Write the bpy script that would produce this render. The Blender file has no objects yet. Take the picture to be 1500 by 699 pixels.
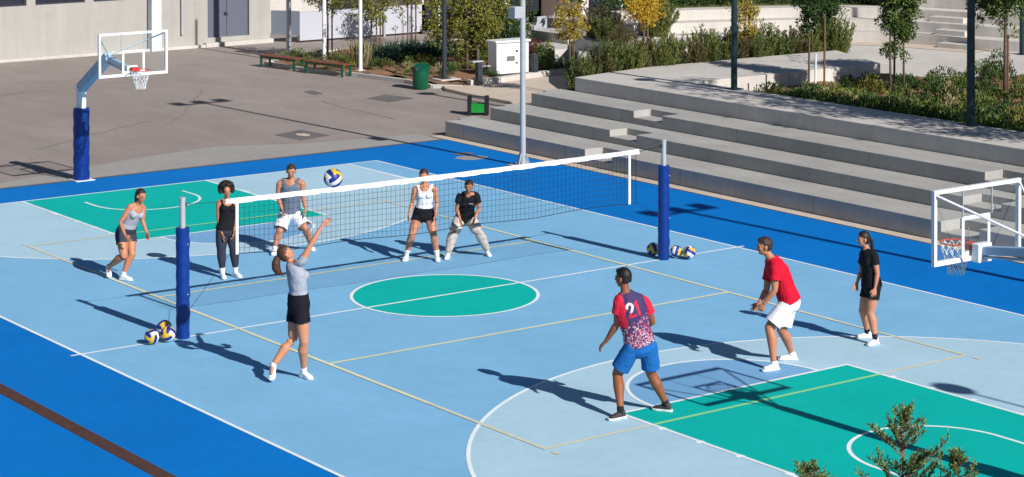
import bpy, bmesh, math, random
from mathutils import Vector, Matrix, Euler, noise
from mathutils.bvhtree import BVHTree
random.seed(7)
S = bpy.context.scene
COL = S.collection
V = Vector

# ------------------------------------------------------------------ camera
W_, H_ = 1500.0, 699.0
F_ = 3150.7; YAW, PIT, ROL = 0.636, -0.017, -0.001
fw = V((math.sin(YAW)*math.cos(PIT), math.cos(YAW)*math.cos(PIT), math.sin(PIT)))
rt = V((math.cos(YAW), -math.sin(YAW), 0)); up = rt.cross(fw)
r2 = rt*math.cos(ROL)+up*math.sin(ROL); u2 = up*math.cos(ROL)-rt*math.sin(ROL)
cam = bpy.data.cameras.new('camera'); camo = bpy.data.objects.new('camera', cam); COL.objects.link(camo)
cam.sensor_width = 36; cam.lens = F_/W_*36; cam.shift_y = -572.66/W_
cam.clip_start = 0.5; cam.clip_end = 1500
m = Matrix((r2, u2, -fw)).transposed().to_4x4(); m.translation = V((-23.094, -33.435, 9.173))
camo.matrix_world = m
S.camera = camo

# ------------------------------------------------------------------ light
sunv = V((0.085, -1.535, 1.0)).normalized()
world = bpy.data.worlds.new('World'); S.world = world; world.use_nodes = True
nt = world.node_tree
bg = nt.nodes['Background']; sky = nt.nodes.new('ShaderNodeTexSky'); sky.sky_type = 'NISHITA'
sky.sun_disc = False; sky.sun_elevation = math.asin(sunv.z); sky.sun_rotation = math.atan2(sunv.x, sunv.y)
sky.air_density = 1.0; sky.dust_density = 0.2; sky.ozone_density = 4
nt.links.new(sky.outputs[0], bg.inputs[0]); bg.inputs[1].default_value = 0.05
sl = bpy.data.lights.new('sun', 'SUN'); sl.energy = 4.9; sl.angle = math.radians(0.5); sl.color = (1, 0.965, 0.92)
so = bpy.data.objects.new('sun', sl); COL.objects.link(so); so.rotation_euler = sunv.to_track_quat('Z', 'Y').to_euler()
S.view_settings.view_transform = 'Standard'; S.view_settings.look = 'None'
S.view_settings.exposure = 0.12; S.view_settings.gamma = 1.0
S.render.engine = 'CYCLES'
S.cycles.max_bounces = 5; S.cycles.transparent_max_bounces = 12

# ------------------------------------------------------------------ materials
MATS = {}
def srgb(r, g, b):
    def f(c):
        c /= 255.0
        return c/12.92 if c <= 0.04045 else ((c+0.055)/1.055)**2.4
    return (f(r), f(g), f(b), 1)
def mat(name, c, rough=0.7, var=0.0, scale=3.0, metal=0.0, bump=0.0, bscale=60, c2=None, spec=0.4, island=False, sss=0.0, detail=5):
    if name in MATS: return MATS[name]
    m_ = bpy.data.materials.new(name); m_.use_nodes = True; MATS[name] = m_
    t = m_.node_tree; b = t.nodes['Principled BSDF']
    c = tuple(c[:3])+(1,)
    b.inputs['Base Color'].default_value = c; b.inputs['Roughness'].default_value = rough
    b.inputs['Metallic'].default_value = metal; b.inputs['Specular IOR Level'].default_value = spec
    if sss:
        b.inputs['Subsurface Weight'].default_value = sss; b.inputs['Subsurface Radius'].default_value = (0.02, 0.008, 0.005); b.inputs['Subsurface Scale'].default_value = 0.6
    tc = t.nodes.new('ShaderNodeTexCoord')
    if island:
        g = t.nodes.new('ShaderNodeNewGeometry'); r = t.nodes.new('ShaderNodeValToRGB')
        r.color_ramp.elements[0].color = c; r.color_ramp.elements[1].color = tuple(c2[:3])+(1,)
        t.links.new(g.outputs['Random Per Island'], r.inputs[0]); t.links.new(r.outputs[0], b.inputs['Base Color'])
    elif var or c2:
        n = t.nodes.new('ShaderNodeTexNoise'); n.inputs['Scale'].default_value = scale; n.inputs['Detail'].default_value = detail
        n.inputs['Roughness'].default_value = 0.62
        t.links.new(tc.outputs['Object'], n.inputs['Vector'])
        r = t.nodes.new('ShaderNodeValToRGB'); r.color_ramp.elements[0].position = 0.3; r.color_ramp.elements[1].position = 0.7
        a = c2[:3] if c2 else tuple(x*(1+var) for x in c[:3])
        lo = c[:3] if c2 else tuple(x*(1-var) for x in c[:3])
        r.color_ramp.elements[0].color = tuple(lo)+(1,); r.color_ramp.elements[1].color = tuple(a)+(1,)
        t.links.new(n.outputs['Fac'], r.inputs[0]); t.links.new(r.outputs[0], b.inputs['Base Color'])
    if bump:
        n2 = t.nodes.new('ShaderNodeTexNoise'); n2.inputs['Scale'].default_value = bscale; n2.inputs['Detail'].default_value = 4
        t.links.new(tc.outputs['Object'], n2.inputs['Vector'])
        bp = t.nodes.new('ShaderNodeBump'); bp.inputs['Strength'].default_value = bump; bp.inputs['Distance'].default_value = 0.01
        t.links.new(n2.outputs['Fac'], bp.inputs['Height']); t.links.new(bp.outputs[0], b.inputs['Normal'])
    return m_
def surf(name, layers, rough=0.8, bump=0.25, bscale=90):
    """ground material: base colour multiplied by several octaves of wear, each layer = (scale, lo, hi, pos0, pos1)"""
    base = layers[0]
    m_ = bpy.data.materials.new(name); m_.use_nodes = True; MATS[name] = m_
    t = m_.node_tree; b = t.nodes['Principled BSDF']; b.inputs['Roughness'].default_value = rough; b.inputs['Specular IOR Level'].default_value = 0.12
    tc = t.nodes.new('ShaderNodeTexCoord'); prev = None
    rgb = t.nodes.new('ShaderNodeRGB'); rgb.outputs[0].default_value = tuple(base[:3])+(1,); prev = rgb.outputs[0]
    for (sc, lo, hi, p0, p1, stretch) in layers[1:]:
        mp = t.nodes.new('ShaderNodeMapping'); mp.inputs['Scale'].default_value = stretch
        n = t.nodes.new('ShaderNodeTexNoise'); n.inputs['Scale'].default_value = sc; n.inputs['Detail'].default_value = 6; n.inputs['Roughness'].default_value = 0.65
        t.links.new(tc.outputs['Object'], mp.inputs[0]); t.links.new(mp.outputs[0], n.inputs['Vector'])
        r = t.nodes.new('ShaderNodeMapRange'); r.inputs[1].default_value = p0; r.inputs[2].default_value = p1; r.inputs[3].default_value = lo; r.inputs[4].default_value = hi
        t.links.new(n.outputs['Fac'], r.inputs[0])
        vm = t.nodes.new('ShaderNodeVectorMath'); vm.operation = 'SCALE'
        t.links.new(prev, vm.inputs[0]); t.links.new(r.outputs[0], vm.inputs['Scale']); prev = vm.outputs[0]
    t.links.new(prev, b.inputs['Base Color'])
    n2 = t.nodes.new('ShaderNodeTexNoise'); n2.inputs['Scale'].default_value = bscale; n2.inputs['Detail'].default_value = 3
    t.links.new(tc.outputs['Object'], n2.inputs['Vector'])
    bp = t.nodes.new('ShaderNodeBump'); bp.inputs['Strength'].default_value = bump; bp.inputs['Distance'].default_value = 0.01
    t.links.new(n2.outputs['Fac'], bp.inputs['Height']); t.links.new(bp.outputs[0], b.inputs['Normal'])
    return m_
O1 = (1, 1, 1)
M_court = surf('court_paint', [srgb(129,184,220), (0.5,.93,1.06,.3,.7,O1), (3.5,.96,1.03,.3,.7,O1), (9,.93,1.0,.70,.60,(1,.3,1)), (26,.92,1.0,.72,.66,(.4,1,1)), (40,.95,1.05,.3,.7,O1)], .75)
M_zone = surf('court_paint_pale', [srgb(174,207,224), (0.6,.93,1.05,.3,.7,O1), (5,.96,1.03,.3,.7,O1), (9,.94,1.0,.70,.60,(.3,1,1)), (40,.96,1.04,.3,.7,O1)], .75)
M_mid = surf('court_paint_mid', [srgb(122,172,214), (0.6,.95,1.05,.3,.7,O1), (5,.96,1.03,.3,.7,O1)], .75)
M_blue = surf('court_paint_blue', [srgb(2,115,196), (0.35,.91,1.07,.3,.7,O1), (4,.95,1.05,.3,.7,O1), (8,.90,1.0,.72,.62,(1,.3,1)), (40,.94,1.06,.3,.7,O1)], .75)
M_green = surf('court_paint_green', [srgb(2,180,169), (0.5,.94,1.05,.3,.7,O1), (6,.96,1.03,.3,.7,O1), (10,.93,1.0,.70,.60,(.3,1,1))], .75)
M_white_line = surf('line_paint_white', [srgb(236,244,245), (1.2,.93,1.05,.3,.7,O1), (14,.93,1.03,.3,.6,O1), (30,.86,1.0,.36,.44,O1)], .7)
M_yellow_line = surf('line_paint_yellow', [srgb(230,226,188), (1.2,.9,1.05,.3,.7,O1), (14,.9,1.05,.3,.6,O1), (30,.86,1.0,.38,.46,O1)], .7)
M_yellow_faint = surf('line_paint_yellow_worn', [srgb(214,212,186), (1.2,.93,1.05,.3,.7,O1), (14,.9,1.05,.3,.6,O1), (30,.86,1.0,.38,.46,O1)], .7)
M_yellow_green = surf('line_paint_lime', [srgb(150,215,150), (1.2,.93,1.05,.3,.7,O1)], .7)
M_asphalt = surf('plaza_asphalt', [srgb(154,143,137), (0.12,.88,1.10,.3,.7,O1), (0.9,.90,1.09,.3,.7,(1,.35,1)), (6,.94,1.06,.3,.7,O1), (1.1,.84,1.0,.72,.62,O1), (4.5,.88,1.0,.74,.68,O1), (60,.86,1.14,.3,.7,O1)], .9, .5, 120)
M_apron = surf('apron_concrete', [srgb(160,157,152), (0.3,.92,1.07,.3,.7,O1), (4,.93,1.06,.3,.7,O1), (50,.92,1.08,.3,.7,O1)], .9)
M_tan = surf('tan_concrete', [srgb(202,186,170), (0.5,.93,1.06,.3,.7,O1), (5,.93,1.06,.3,.7,O1), (50,.93,1.08,.3,.7,O1)], .9)
M_conc = surf('cast_concrete', [srgb(178,175,170), (0.35,.86,1.08,.3,.7,O1), (2.5,.90,1.06,.3,.7,(1,.3,1)), (8,.92,1.05,.3,.7,(1,1,.2)), (5,.84,1.0,.72,.62,O1), (60,.92,1.07,.3,.7,O1)], .9, .4, 60)
M_conc_w = surf('pale_concrete', [srgb(205,199,192), (0.35,.86,1.07,.3,.7,O1), (3,.90,1.05,.3,.7,(1,1,.25)), (4,.86,1.0,.73,.63,O1), (50,.95,1.05,.3,.7,O1)], .9)
M_soil = surf('bed_soil', [srgb(140,108,84), (0.6,.8,1.2,.3,.7,O1), (6,.8,1.2,.3,.7,O1), (50,.75,1.25,.3,.7,O1)], .95, .8, 40)
M_wall = surf('painted_wall', [srgb(172,168,162), (0.3,.94,1.04,.3,.7,O1), (3,.92,1.03,.3,.6,(1,1,.12)), (.9,.93,1.0,.7,.55,(1,1,1.5)), (20,.98,1.02,.3,.7,O1)], .85)
M_wallw = surf('white_wall', [srgb(186,187,196), (0.5,.97,1.03,.3,.7,O1), (4,.98,1.02,.3,.7,(1,1,.3))], .85)
M_steel = mat('galvanised_steel', srgb(184,188,190), .5, .08, 6, .25)
M_white = mat('white_enamel', srgb(232,234,236), .35, .04, 4)
M_dark = mat('dark_paint', srgb(52,58,66), .5, .15, 5)
M_gdark = mat('dark_green_paint', srgb(20,48,56), .45, .15, 5)
M_glass = mat('acrylic', (1, 1, 1), .05)
_t = M_glass.node_tree; _mx = _t.nodes.new('ShaderNodeMixShader'); _tr = _t.nodes.new('ShaderNodeBsdfTransparent'); _tr.inputs[0].default_value = (.97, .98, .98, 1)
_mx.inputs[0].default_value = .025; _t.links.new(_tr.outputs[0], _mx.inputs[1]); _t.links.new(_t.nodes['Principled BSDF'].outputs[0], _mx.inputs[2]); _t.links.new(_mx.outputs[0], _t.nodes['Material Output'].inputs['Surface'])
g_ = M_glass.node_tree.nodes['Principled BSDF']; g_.inputs['Base Color'].default_value = (.86, .88, .88, 1)
g_.inputs['Specular IOR Level'].default_value = .5
M_winglass = mat('window_glass', srgb(45,48,60), .08, 0, 1, 0, spec=.8)
M_green_plastic = mat('green_enamel', srgb(6,86,60), .4, .15, 4)
M_bin_green = mat('bright_green_panel', srgb(20,140,50), .45, .1, 4)
M_padding = mat('blue_vinyl', srgb(5,50,128), .4, .07, 4, bump=.25, bscale=5)
M_rust = mat('rusty_grate', srgb(78,50,42), .9, .35, 9, bump=.6, bscale=50)
M_wood = mat('bench_wood', srgb(120,72,52), .7, .25, 8)
M_orange = mat('orange_rim', srgb(205,62,48), .5, .1, 4)
M_netw = mat('white_cord', srgb(230,230,232), .7, .05, 4)
M_netb = mat('black_cord', srgb(22,26,34), .8)
M_tape = mat('white_canvas_tape', srgb(234,234,236), .75, .05, 4)
M_bark = mat('bark', srgb(112,94,84), .9, .3, 12, bump=.6, bscale=30)
M_stake = mat('stake_wood', srgb(112,86,68), .85, .2, 9)
M_line_white_old = mat('worn_white_paint', srgb(176,170,166), .9, .12, 5)
M_patch = surf('asphalt_patch', [srgb(112,108,108), (3,.85,1.15,.3,.7,O1), (60,.85,1.15,.3,.7,O1)], .9)

# ------------------------------------------------------------------ mesh helpers
class MB:
    def __init__(s): s.v = []; s.f = []; s.m = []; s.mi = 0
    def add(s, vs, fs):
        o = len(s.v); s.v += [tuple(p) for p in vs]; s.f += [tuple(i+o for i in f) for f in fs]; s.m += [s.mi]*len(fs)
    def box(s, x0, y0, z0, x1, y1, z1):
        s.add([(x0,y0,z0),(x1,y0,z0),(x1,y1,z0),(x0,y1,z0),(x0,y0,z1),(x1,y0,z1),(x1,y1,z1),(x0,y1,z1)],
              [(0,3,2,1),(4,5,6,7),(0,1,5,4),(1,2,6,5),(2,3,7,6),(3,0,4,7)])
    def bar(s, a, b, w, h):
        a, b = V(a), V(b); d = (b-a).normalized(); r = d.cross(V((0,0,1)))
        if r.length < .01: r = V((1,0,0))
        r.normalize(); u = r.cross(d)
        vs = [p+r*(w/2*i)+u*(h/2*j) for p in (a, b) for i, j in ((-1,-1),(1,-1),(1,1),(-1,1))]
        s.add(vs, [(0,1,2,3),(7,6,5,4),(0,4,5,1),(1,5,6,2),(2,6,7,3),(3,7,4,0)])
    def tube(s, pts, rad, n=10, cap=True):
        pts = [V(p) for p in pts]; rad = rad if isinstance(rad, (list, tuple)) else [rad]*len(pts)
        rings = []; pr = None
        for i, p in enumerate(pts):
            d = (pts[min(i+1, len(pts)-1)]-pts[max(i-1, 0)]).normalized()
            if pr is None:
                pr = d.orthogonal().normalized()
                if abs(d.z) > .99: pr = V((1,0,0))
            pr = (pr-d*pr.dot(d)).normalized(); q = d.cross(pr)
            rings.append([p+(pr*math.cos(2*math.pi*k/n)+q*math.sin(2*math.pi*k/n))*rad[i] for k in range(n)])
        vs = [v for r in rings for v in r]; fs = []
        for i in range(len(pts)-1):
            for k in range(n): fs.append((i*n+k, i*n+(k+1)%n, (i+1)*n+(k+1)%n, (i+1)*n+k))
        if cap: fs.append(tuple(reversed(range(n)))); fs.append(tuple(range((len(pts)-1)*n, len(pts)*n)))
        s.add(vs, fs)
    def ball(s, c, r, n=10, sc=(1,1,1), rot=None):
        vs = []; fs = []; c = V(c)
        for i in range(1, n):
            a = math.pi*i/n
            for k in range(2*n):
                b = math.pi*k/n; p = V((math.sin(a)*math.cos(b)*sc[0], math.sin(a)*math.sin(b)*sc[1], math.cos(a)*sc[2]))*r
                if rot: p = rot @ p
                vs.append(c+p)
        for i in range(n-2):
            for k in range(2*n): fs.append((i*2*n+k, (i+1)*2*n+k, (i+1)*2*n+(k+1)%(2*n), i*2*n+(k+1)%(2*n)))
        t = V((0,0,sc[2]*r)); 
        if rot: t = rot @ t
        vs += [c+t, c-t]; a, b = len(vs)-2, len(vs)-1; l = (n-2)*2*n
        for k in range(2*n): fs.append((a, k, (k+1)%(2*n))); fs.append((b, l+(k+1)%(2*n), l+k))
        s.add(vs, fs)
    def prism(s, poly, z0, z1):
        n = len(poly); vs = [(p[0], p[1], z0) for p in poly]+[(p[0], p[1], z1) for p in poly]
        fs = [tuple(range(n, 2*n)), tuple(reversed(range(n)))]+[(i, (i+1)%n, n+(i+1)%n, n+i) for i in range(n)]
        s.add(vs, fs)
    def loft(s, st, n=16):
        """stations (centre, right, fwd, a, b[, power]) -> closed rounded tube"""
        rings = []
        c0, r0, f0, a0, b0 = st[0][:5]; c1, r1, f1, a1, b1 = st[-1][:5]
        d0 = (V(st[0][0])-V(st[1][0])).normalized(); d1 = (V(st[-1][0])-V(st[-2][0])).normalized()
        ext = [(V(c0)+d0*min(a0,b0)*e, r0, f0, a0*k, b0*k) for e, k in ((.6,.35),(.4,.75))]
        ext2 = [(V(c1)+d1*min(a1,b1)*e, r1, f1, a1*k, b1*k) for e, k in ((.4,.75),(.6,.35))]
        for (c, r, f, a, b) in [x[:5] for x in (ext+list(st)+ext2)]:
            rings.append([V(c)+V(r)*a*math.cos(2*math.pi*k/n)+V(f)*b*math.sin(2*math.pi*k/n) for k in range(n)])
        vs = [v for r in rings for v in r]; fs = []
        for i in range(len(rings)-1):
            for k in range(n): fs.append((i*n+k, i*n+(k+1)%n, (i+1)*n+(k+1)%n, (i+1)*n+k))
        fs.append(tuple(reversed(range(n)))); fs.append(tuple(range((len(rings)-1)*n, len(rings)*n)))
        s.add(vs, fs)
    def mesh(s, name, mats):
        me = bpy.data.meshes.new(name); me.from_pydata(s.v, [], s.f)
        for mm in (mats if isinstance(mats, (list, tuple)) else [mats]): me.materials.append(mm)
        if any(s.m): me.polygons.foreach_set('material_index', s.m)
        me.update(); return me
    def build(s, name, mats, parent=None, smooth=False, bevel=0, fix=True):
        me = s.mesh(name, mats)
        if fix:
            bm = bmesh.new(); bm.from_mesh(me); bmesh.ops.recalc_face_normals(bm, faces=bm.faces[:]); bm.to_mesh(me); bm.free()
        if smooth: me.shade_smooth()
        o = bpy.data.objects.new(name, me); COL.objects.link(o)
        if parent: o.parent = parent
        if smooth == 'auto': me.set_sharp_from_angle(angle=math.radians(40))
        if bevel:
            b = o.modifiers.new('bevel', 'BEVEL'); b.width = bevel; b.segments = 2; b.limit_method = 'ANGLE'
        return o
def thing(name, label, cat, loc=(0,0,0), rz=0, group=None):
    o = bpy.data.objects.new(name, None); COL.objects.link(o); o.location = loc; o.rotation_euler = (0,0,rz)
    o['label'] = label; o['category'] = cat; o.empty_display_size = .1
    if group: o['group'] = group
    return o
def tag(o, label, cat, group=None):
    o['label'] = label; o['category'] = cat
    if group: o['group'] = group
    return o
def struct(o, kind='structure'): o['kind'] = kind; return o
def dup(root, loc, rz=0, label=None, scale=None):
    r = root.copy(); COL.objects.link(r); r.location = loc; r.rotation_euler = (0,0,rz)
    if label: r['label'] = label
    if scale: r.scale = scale if isinstance(scale, (tuple, list)) else (scale,)*3
    for ch in list(root.children):
        c = ch.copy(); COL.objects.link(c); c.parent = r
        for g in ch.children:
            d = g.copy(); COL.objects.link(d); d.parent = c
    return r

# ------------------------------------------------------------------ ground and court
def sheet(name, poly, z, m_):
    b = MB(); b.add([(p[0], p[1], z) for p in poly], [tuple(range(len(poly)))])
    return struct(b.build(name, m_, fix=False))
def rect(x0, y0, x1, y1): return [(x0,y0),(x1,y0),(x1,y1),(x0,y1)]
def arc(cx, cy, r, a0, a1, n=48): return [(cx+r*math.cos(a0+(a1-a0)*i/n), cy+r*math.sin(a0+(a1-a0)*i/n)) for i in range(n+1)]
sheet('ground', rect(-400,-400,500,500), -0.004, M_asphalt)
sheet('court_surround', rect(-13.2,-19,10.95,15.85), 0.002, M_blue)
sheet('court_floor', rect(-7.5,-14,7.5,14), 0.0035, M_court)
PI = math.pi
def half(sg):
    HY = 12.425
    a = math.acos(6.6/6.75)
    pts = [(x, sg*y) for x, y in [(-6.6,14),(-6.6,HY-6.75*math.sin(a))]+[(6.75*math.cos(t), HY+6.75*math.sin(t)) for t in [PI+a+(PI-2*a)*i/60 for i in range(61)]]+[(6.6,HY-6.75*math.sin(a)),(6.6,14)]]
    if sg < 0: pass
    p2 = pts if sg < 0 else list(reversed(pts))
    p2 = p2 if sum((p2[i][0]*p2[(i+1)%len(p2)][1]-p2[(i+1)%len(p2)][0]*p2[i][1]) for i in range(len(p2))) > 0 else list(reversed(p2))
    sheet('shooting_zone', p2, 0.005, M_zone)
    fy = sg*8.2
    semi = [(1.8*math.cos(t), fy-sg*1.8*math.sin(t)) for t in [PI*i/40 for i in range(41)]]
    if sg > 0: semi = list(reversed(semi))
    sheet('free_throw_semicircle', semi, 0.0065, M_mid)
    sheet('painted_key', rect(-2.42, min(fy,sg*14), 2.42, max(fy,sg*14)), 0.0065, M_green)
    return pts
za = half(-1); zb = half(1)
sheet('centre_circle', arc(0,0,1.8,0,2*PI,64)[:-1], 0.005, M_green)
def strip(b, pts, w, z):
    """flat ribbon along a polyline"""
    pts = [V((p[0], p[1])) for p in pts]; L = []; R = []
    for i, p in enumerate(pts):
        d0 = (p-pts[i-1]).normalized() if i else (pts[1]-p).normalized()
        d1 = (pts[i+1]-p).normalized() if i < len(pts)-1 else d0
        d = (d0+d1).normalized(); n_ = V((-d.y, d.x)); k = 1/max(.5, n_.dot(V((-d0.y, d0.x))))
        L.append(p+n_*w/2*k); R.append(p-n_*w/2*k)
    n = len(pts); vs = [(p.x, p.y, z) for p in L]+[(p.x, p.y, z) for p in R]
    b.add(vs, [(n+i, n+i+1, i+1, i) for i in range(n-1)])
b = MB(); w = .062; z = .0078
for x in (-7.5+w/2, 7.5-w/2): strip(b, [(x,-14),(x,14)], w, z)
for y in (-14+w/2, 14-w/2): strip(b, [(-7.5+w,y),(7.5-w,y)], w, z)
strip(b, [(-7.65,0),(-7.5,0)], w, z); strip(b, [(7.5,0),(7.65,0)], w, z)
strip(b, [(-7.5+w,0),(7.5-w,0)], w, z)
strip(b, arc(0,0,1.8-w/2,0,2*PI,96), w, z+.001)
for sg in (-1, 1):
    q = za if sg < 0 else zb
    strip(b, [(p[0]*.9963, p[1]) for p in q], w, z+.001)
    strip(b, [(-2.42,sg*14),(-2.42,sg*8.2),(2.42,sg*8.2),(2.42,sg*14)], w, z+.002)
    strip(b, [((1.8-w/2)*math.cos(PI*i/40), sg*8.2-sg*(1.8-w/2)*math.sin(PI*i/40)) for i in range(41)], w, z+.001)
    strip(b, [(1.275,sg*13.0)]+[(1.275*math.cos(PI*i/40), sg*12.425-sg*1.275*math.sin(PI*i/40)) for i in range(41)]+[(-1.275,sg*13.0)], w, z+.001)
    for yy, ww in ((12.05,.4),(10.9,.1),(10.05,.1),(9.2,.1)):
        for s2 in (-1, 1): strip(b, [(s2*2.445,sg*yy-ww/2),(s2*2.445,sg*yy+ww/2)], .14 if ww<.2 else .12, z+.003)
struct(b.build('white_court_lines', M_white_line, fix=False))
b = MB(); z = .0122; w = .072
for x in (-4.45, 4.45): strip(b, [(x,-6.0),(x,6.0)], w, z)
for y in (-3.05, 3.05): strip(b, [(-4.45+w/2+.001,y),(4.45-w/2-.001,y)], w, z)
struct(b.build('yellow_volleyball_lines', M_yellow_line, fix=False))
b = MB()
for x in (-4.45, 4.45):
    for sg in (-1, 1): strip(b, [(x,sg*6.0),(x,sg*9.0)], w, z)
for sg in (-1, 1):
    for s2 in (-1, 1):
        strip(b, [(s2*4.412,sg*8.964),(s2*2.445,sg*8.964)], w, z)
        strip(b, [(s2*4.45,sg*9.15),(s2*4.45,sg*9.3)], w, z)
struct(b.build('worn_volleyball_lines', M_yellow_faint, fix=False))
b = MB()
for sg in (-1, 1): strip(b, [(-2.395,sg*8.964),(2.395,sg*8.964)], w, z)
struct(b.build('lime_volleyball_lines', M_yellow_green, fix=False))
# drain grate line, repair patches, plaza paint
b = MB(); b.box(-9.55,-25,0.0,-9.3,15.8,.006)
struct(b.build('drain_channel', M_rust))
b = MB(); strip(b, [(-13.2,15.87),(10.97,15.87)], .06, .012); struct(b.build('court_edge_seam', M_patch, fix=False))
def blob(cx, cy, rx, ry, n=26, j=.25): return [(cx+rx*math.cos(2*PI*i/n)*(1+random.uniform(-j,j)), cy+ry*math.sin(2*PI*i/n)*(1+random.uniform(-j,j))) for i in range(n)]
sheet('worn_patch', blob(9.72,12.85,.42,.36), .006, M_apron)
sheet('worn_patch', blob(9.95,13.5,.3,.22), .010, M_patch)
sheet('concrete_apron', [(-6,16.0),(10.9,16.0),(10.9,17.2),(7.6,17.6),(5.2,18.6),(2.6,18.1),(-1.96,16.6),(-6,16.4)], .002, M_apron)
sheet('asphalt_patch', [(13.9,24.5),(13.95,23.3),(15.15,23.6),(14.9,24.9)], .003, M_patch)
sheet('asphalt_patch', [(7.6,19.5),(7.7,18.2),(8.85,18.5),(8.7,19.9)], .003, M_patch)
sheet('worn_patch', blob(8.25,19.0,.2,.28), .007, M_tan)
sheet('asphalt_patch', [(13.1,41-13.9),(13.0,26.2),(13.4,26.3),(13.5,27.2)], .003, M_patch)
b = MB()
strip(b, [(-4,34.7),(3,34.6),(5.9,34.75)], .07, .004); strip(b, [(6.3,34.7),(9,34.55),(12.2,34.55),(14.5,34.5)], .06, .004)
strip(b, [(-3,26.4),(0,26.4)], .05, .004)
struct(b.build('faded_plaza_line', M_line_white_old, fix=False))
b = MB()
def crack(x, y, dx, dy, n):
    pts = [(x, y)]
    for i in range(n): x += dx+random.uniform(-.12,.12); y += dy+random.uniform(-.12,.12); pts.append((x, y))
    strip(b, pts, .018, .005)
crack(-1,29,.5,.25,14); crack(6,23,.35,.5,12); crack(10,27,.5,-.2,10); crack(3,32,.6,.05,16); crack(12,20,.05,.6,8); crack(1,21,.5,.3,10)
struct(b.build('asphalt_cracks', M_patch, fix=False))

# ------------------------------------------------------------------ seating steps and terrace
M_joint = mat('dark_joint_concrete', srgb(128,124,120), .9)  # darker concrete of the formwork joints
sheet('concrete_margin', rect(10.98,-18,11.35,16.6), .012, M_tan)
X = [11.35, 12.55, 13.75, 15.0]; ZT = [.43, .77, 1.12, 1.52]; YE = [16.4, 15.9, 15.55]; zprev = 0
bl = thing('seating_steps', 'long grey cast concrete terraced seating beside the blue court edge', 'concrete seating', (11.35, 0, 0))
def local(o, p): o.parent = p; o.matrix_parent_inverse = Matrix.Translation(-V(p.location)); return o
N1 = [(8.97,10.05),(9.43,10.51),(9.81,10.97)]; N2 = [(-3.2,-2.15),(-2.75,-1.7),(-2.3,-1.26)]
for i in range(3):
    b = MB(); x0 = X[i]; x1 = X[i+1]+.02; xm = x0+.6; y = -18
    for (a, c) in (N2[i], N1[i]):
        b.box(x0, y, 0, xm, a, ZT[i]); b.box(x0, a, 0, xm, c, zprev+(ZT[i]-zprev)*.5); y = c
    b.box(x0, y, 0, xm, YE[i], ZT[i]); b.box(xm, -18, 0, x1, YE[i]+.25, ZT[i])
    local(b.build('seating_tier', M_conc, bevel=.012), bl); zprev = ZT[i]
for i in range(3):
    z0 = ZT[i-1] if i else 0
    for k in range(-3, 4):
        y = k*4.6+1.7+.3*i
        if y < YE[i]-.5: b = MB(); b.box(X[i]-.003, y, z0+.01, X[i]+.02, y+.010, ZT[i]-.015); local(b.build('formwork_joint', M_joint), bl)
tr = thing('concrete_terrace', 'broad pale concrete platform at the top of the grey seating steps', 'terrace', (15, 12, 0))
b = MB(); b.prism([(15,-18),(17.05,-18),(17.05,12.25),(24.5,12.25),(26,15.6),(22,15.75),(18,15.75),(15,15.13)], 0, 1.52)
local(b.build('platform', M_conc_w, bevel=.015), tr)
for k in range(3): b = MB(); b.box(18.6+k*2.1, 12.246, 1.1, 18.61+k*2.1, 12.27, 1.5); local(b.build('formwork_joint', M_joint), tr)
def bumpy(name, poly, z, m_, amp=.06, step=.35, hf=None, kind='structure'):
    """uneven soil sheet over a polygon's bounding box, clipped by point in polygon"""
    xs = [p[0] for p in poly]; ys = [p[1] for p in poly]
    def inside(x, y):
        c = False; n = len(poly)
        for i in range(n):
            (x1, y1), (x2, y2) = poly[i], poly[i-1]
            if (y1 > y) != (y2 > y) and x < (x2-x1)*(y-y1)/(y2-y1)+x1: c = not c
        return c
    b = MB(); nx = int((max(xs)-min(xs))/step)+1; ny = int((max(ys)-min(ys))/step)+1; idx = {}
    for i in range(nx):
        for j in range(ny):
            x = min(xs)+i*step; y = min(ys)+j*step
            if not inside(x+step/2, y+step/2): continue
            q = []
            for dx, dy in ((0,0),(1,0),(1,1),(0,1)):
                k = (i+dx, j+dy)
                if k not in idx:
                    px, py = x+dx*step, y+dy*step
                    idx[k] = len(b.v); b.v.append((px, py, z+(hf(px, py) if hf else 0)+amp*noise.noise(V((px*1.3, py*1.3, z)))))
                q.append(idx[k])
            b.f.append(tuple(q)); b.m.append(0)
    return struct(b.build(name, m_, smooth=True, fix=False), kind)
bumpy('planting_bed', [(17.0,-22),(38,-22),(38,8.6),(25.5,9.6),(24.4,12.3),(17.0,12.3)], 1.1, M_soil, .12, .4, lambda x, y: .12*max(0, min(1, (x-20)/6)))
sheet('walkway', [(24.45,12.25),(25.5,9.6),(38,8.6),(42,16),(33.5,16),(31,20.5),(26,24),(24.5,19),(26,15.6)], 1.17, M_conc_w)
b = MB(); b.prism([(17.9,15.76),(26.0,15.76),(26.4,21.0),(28,24),(36,30),(36,33),(27,30),(23.6,26.0),(20.6,22.0),(18.6,18.2)], .0, 1.12); struct(b.build('raised_ground', M_conc_w))
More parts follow.
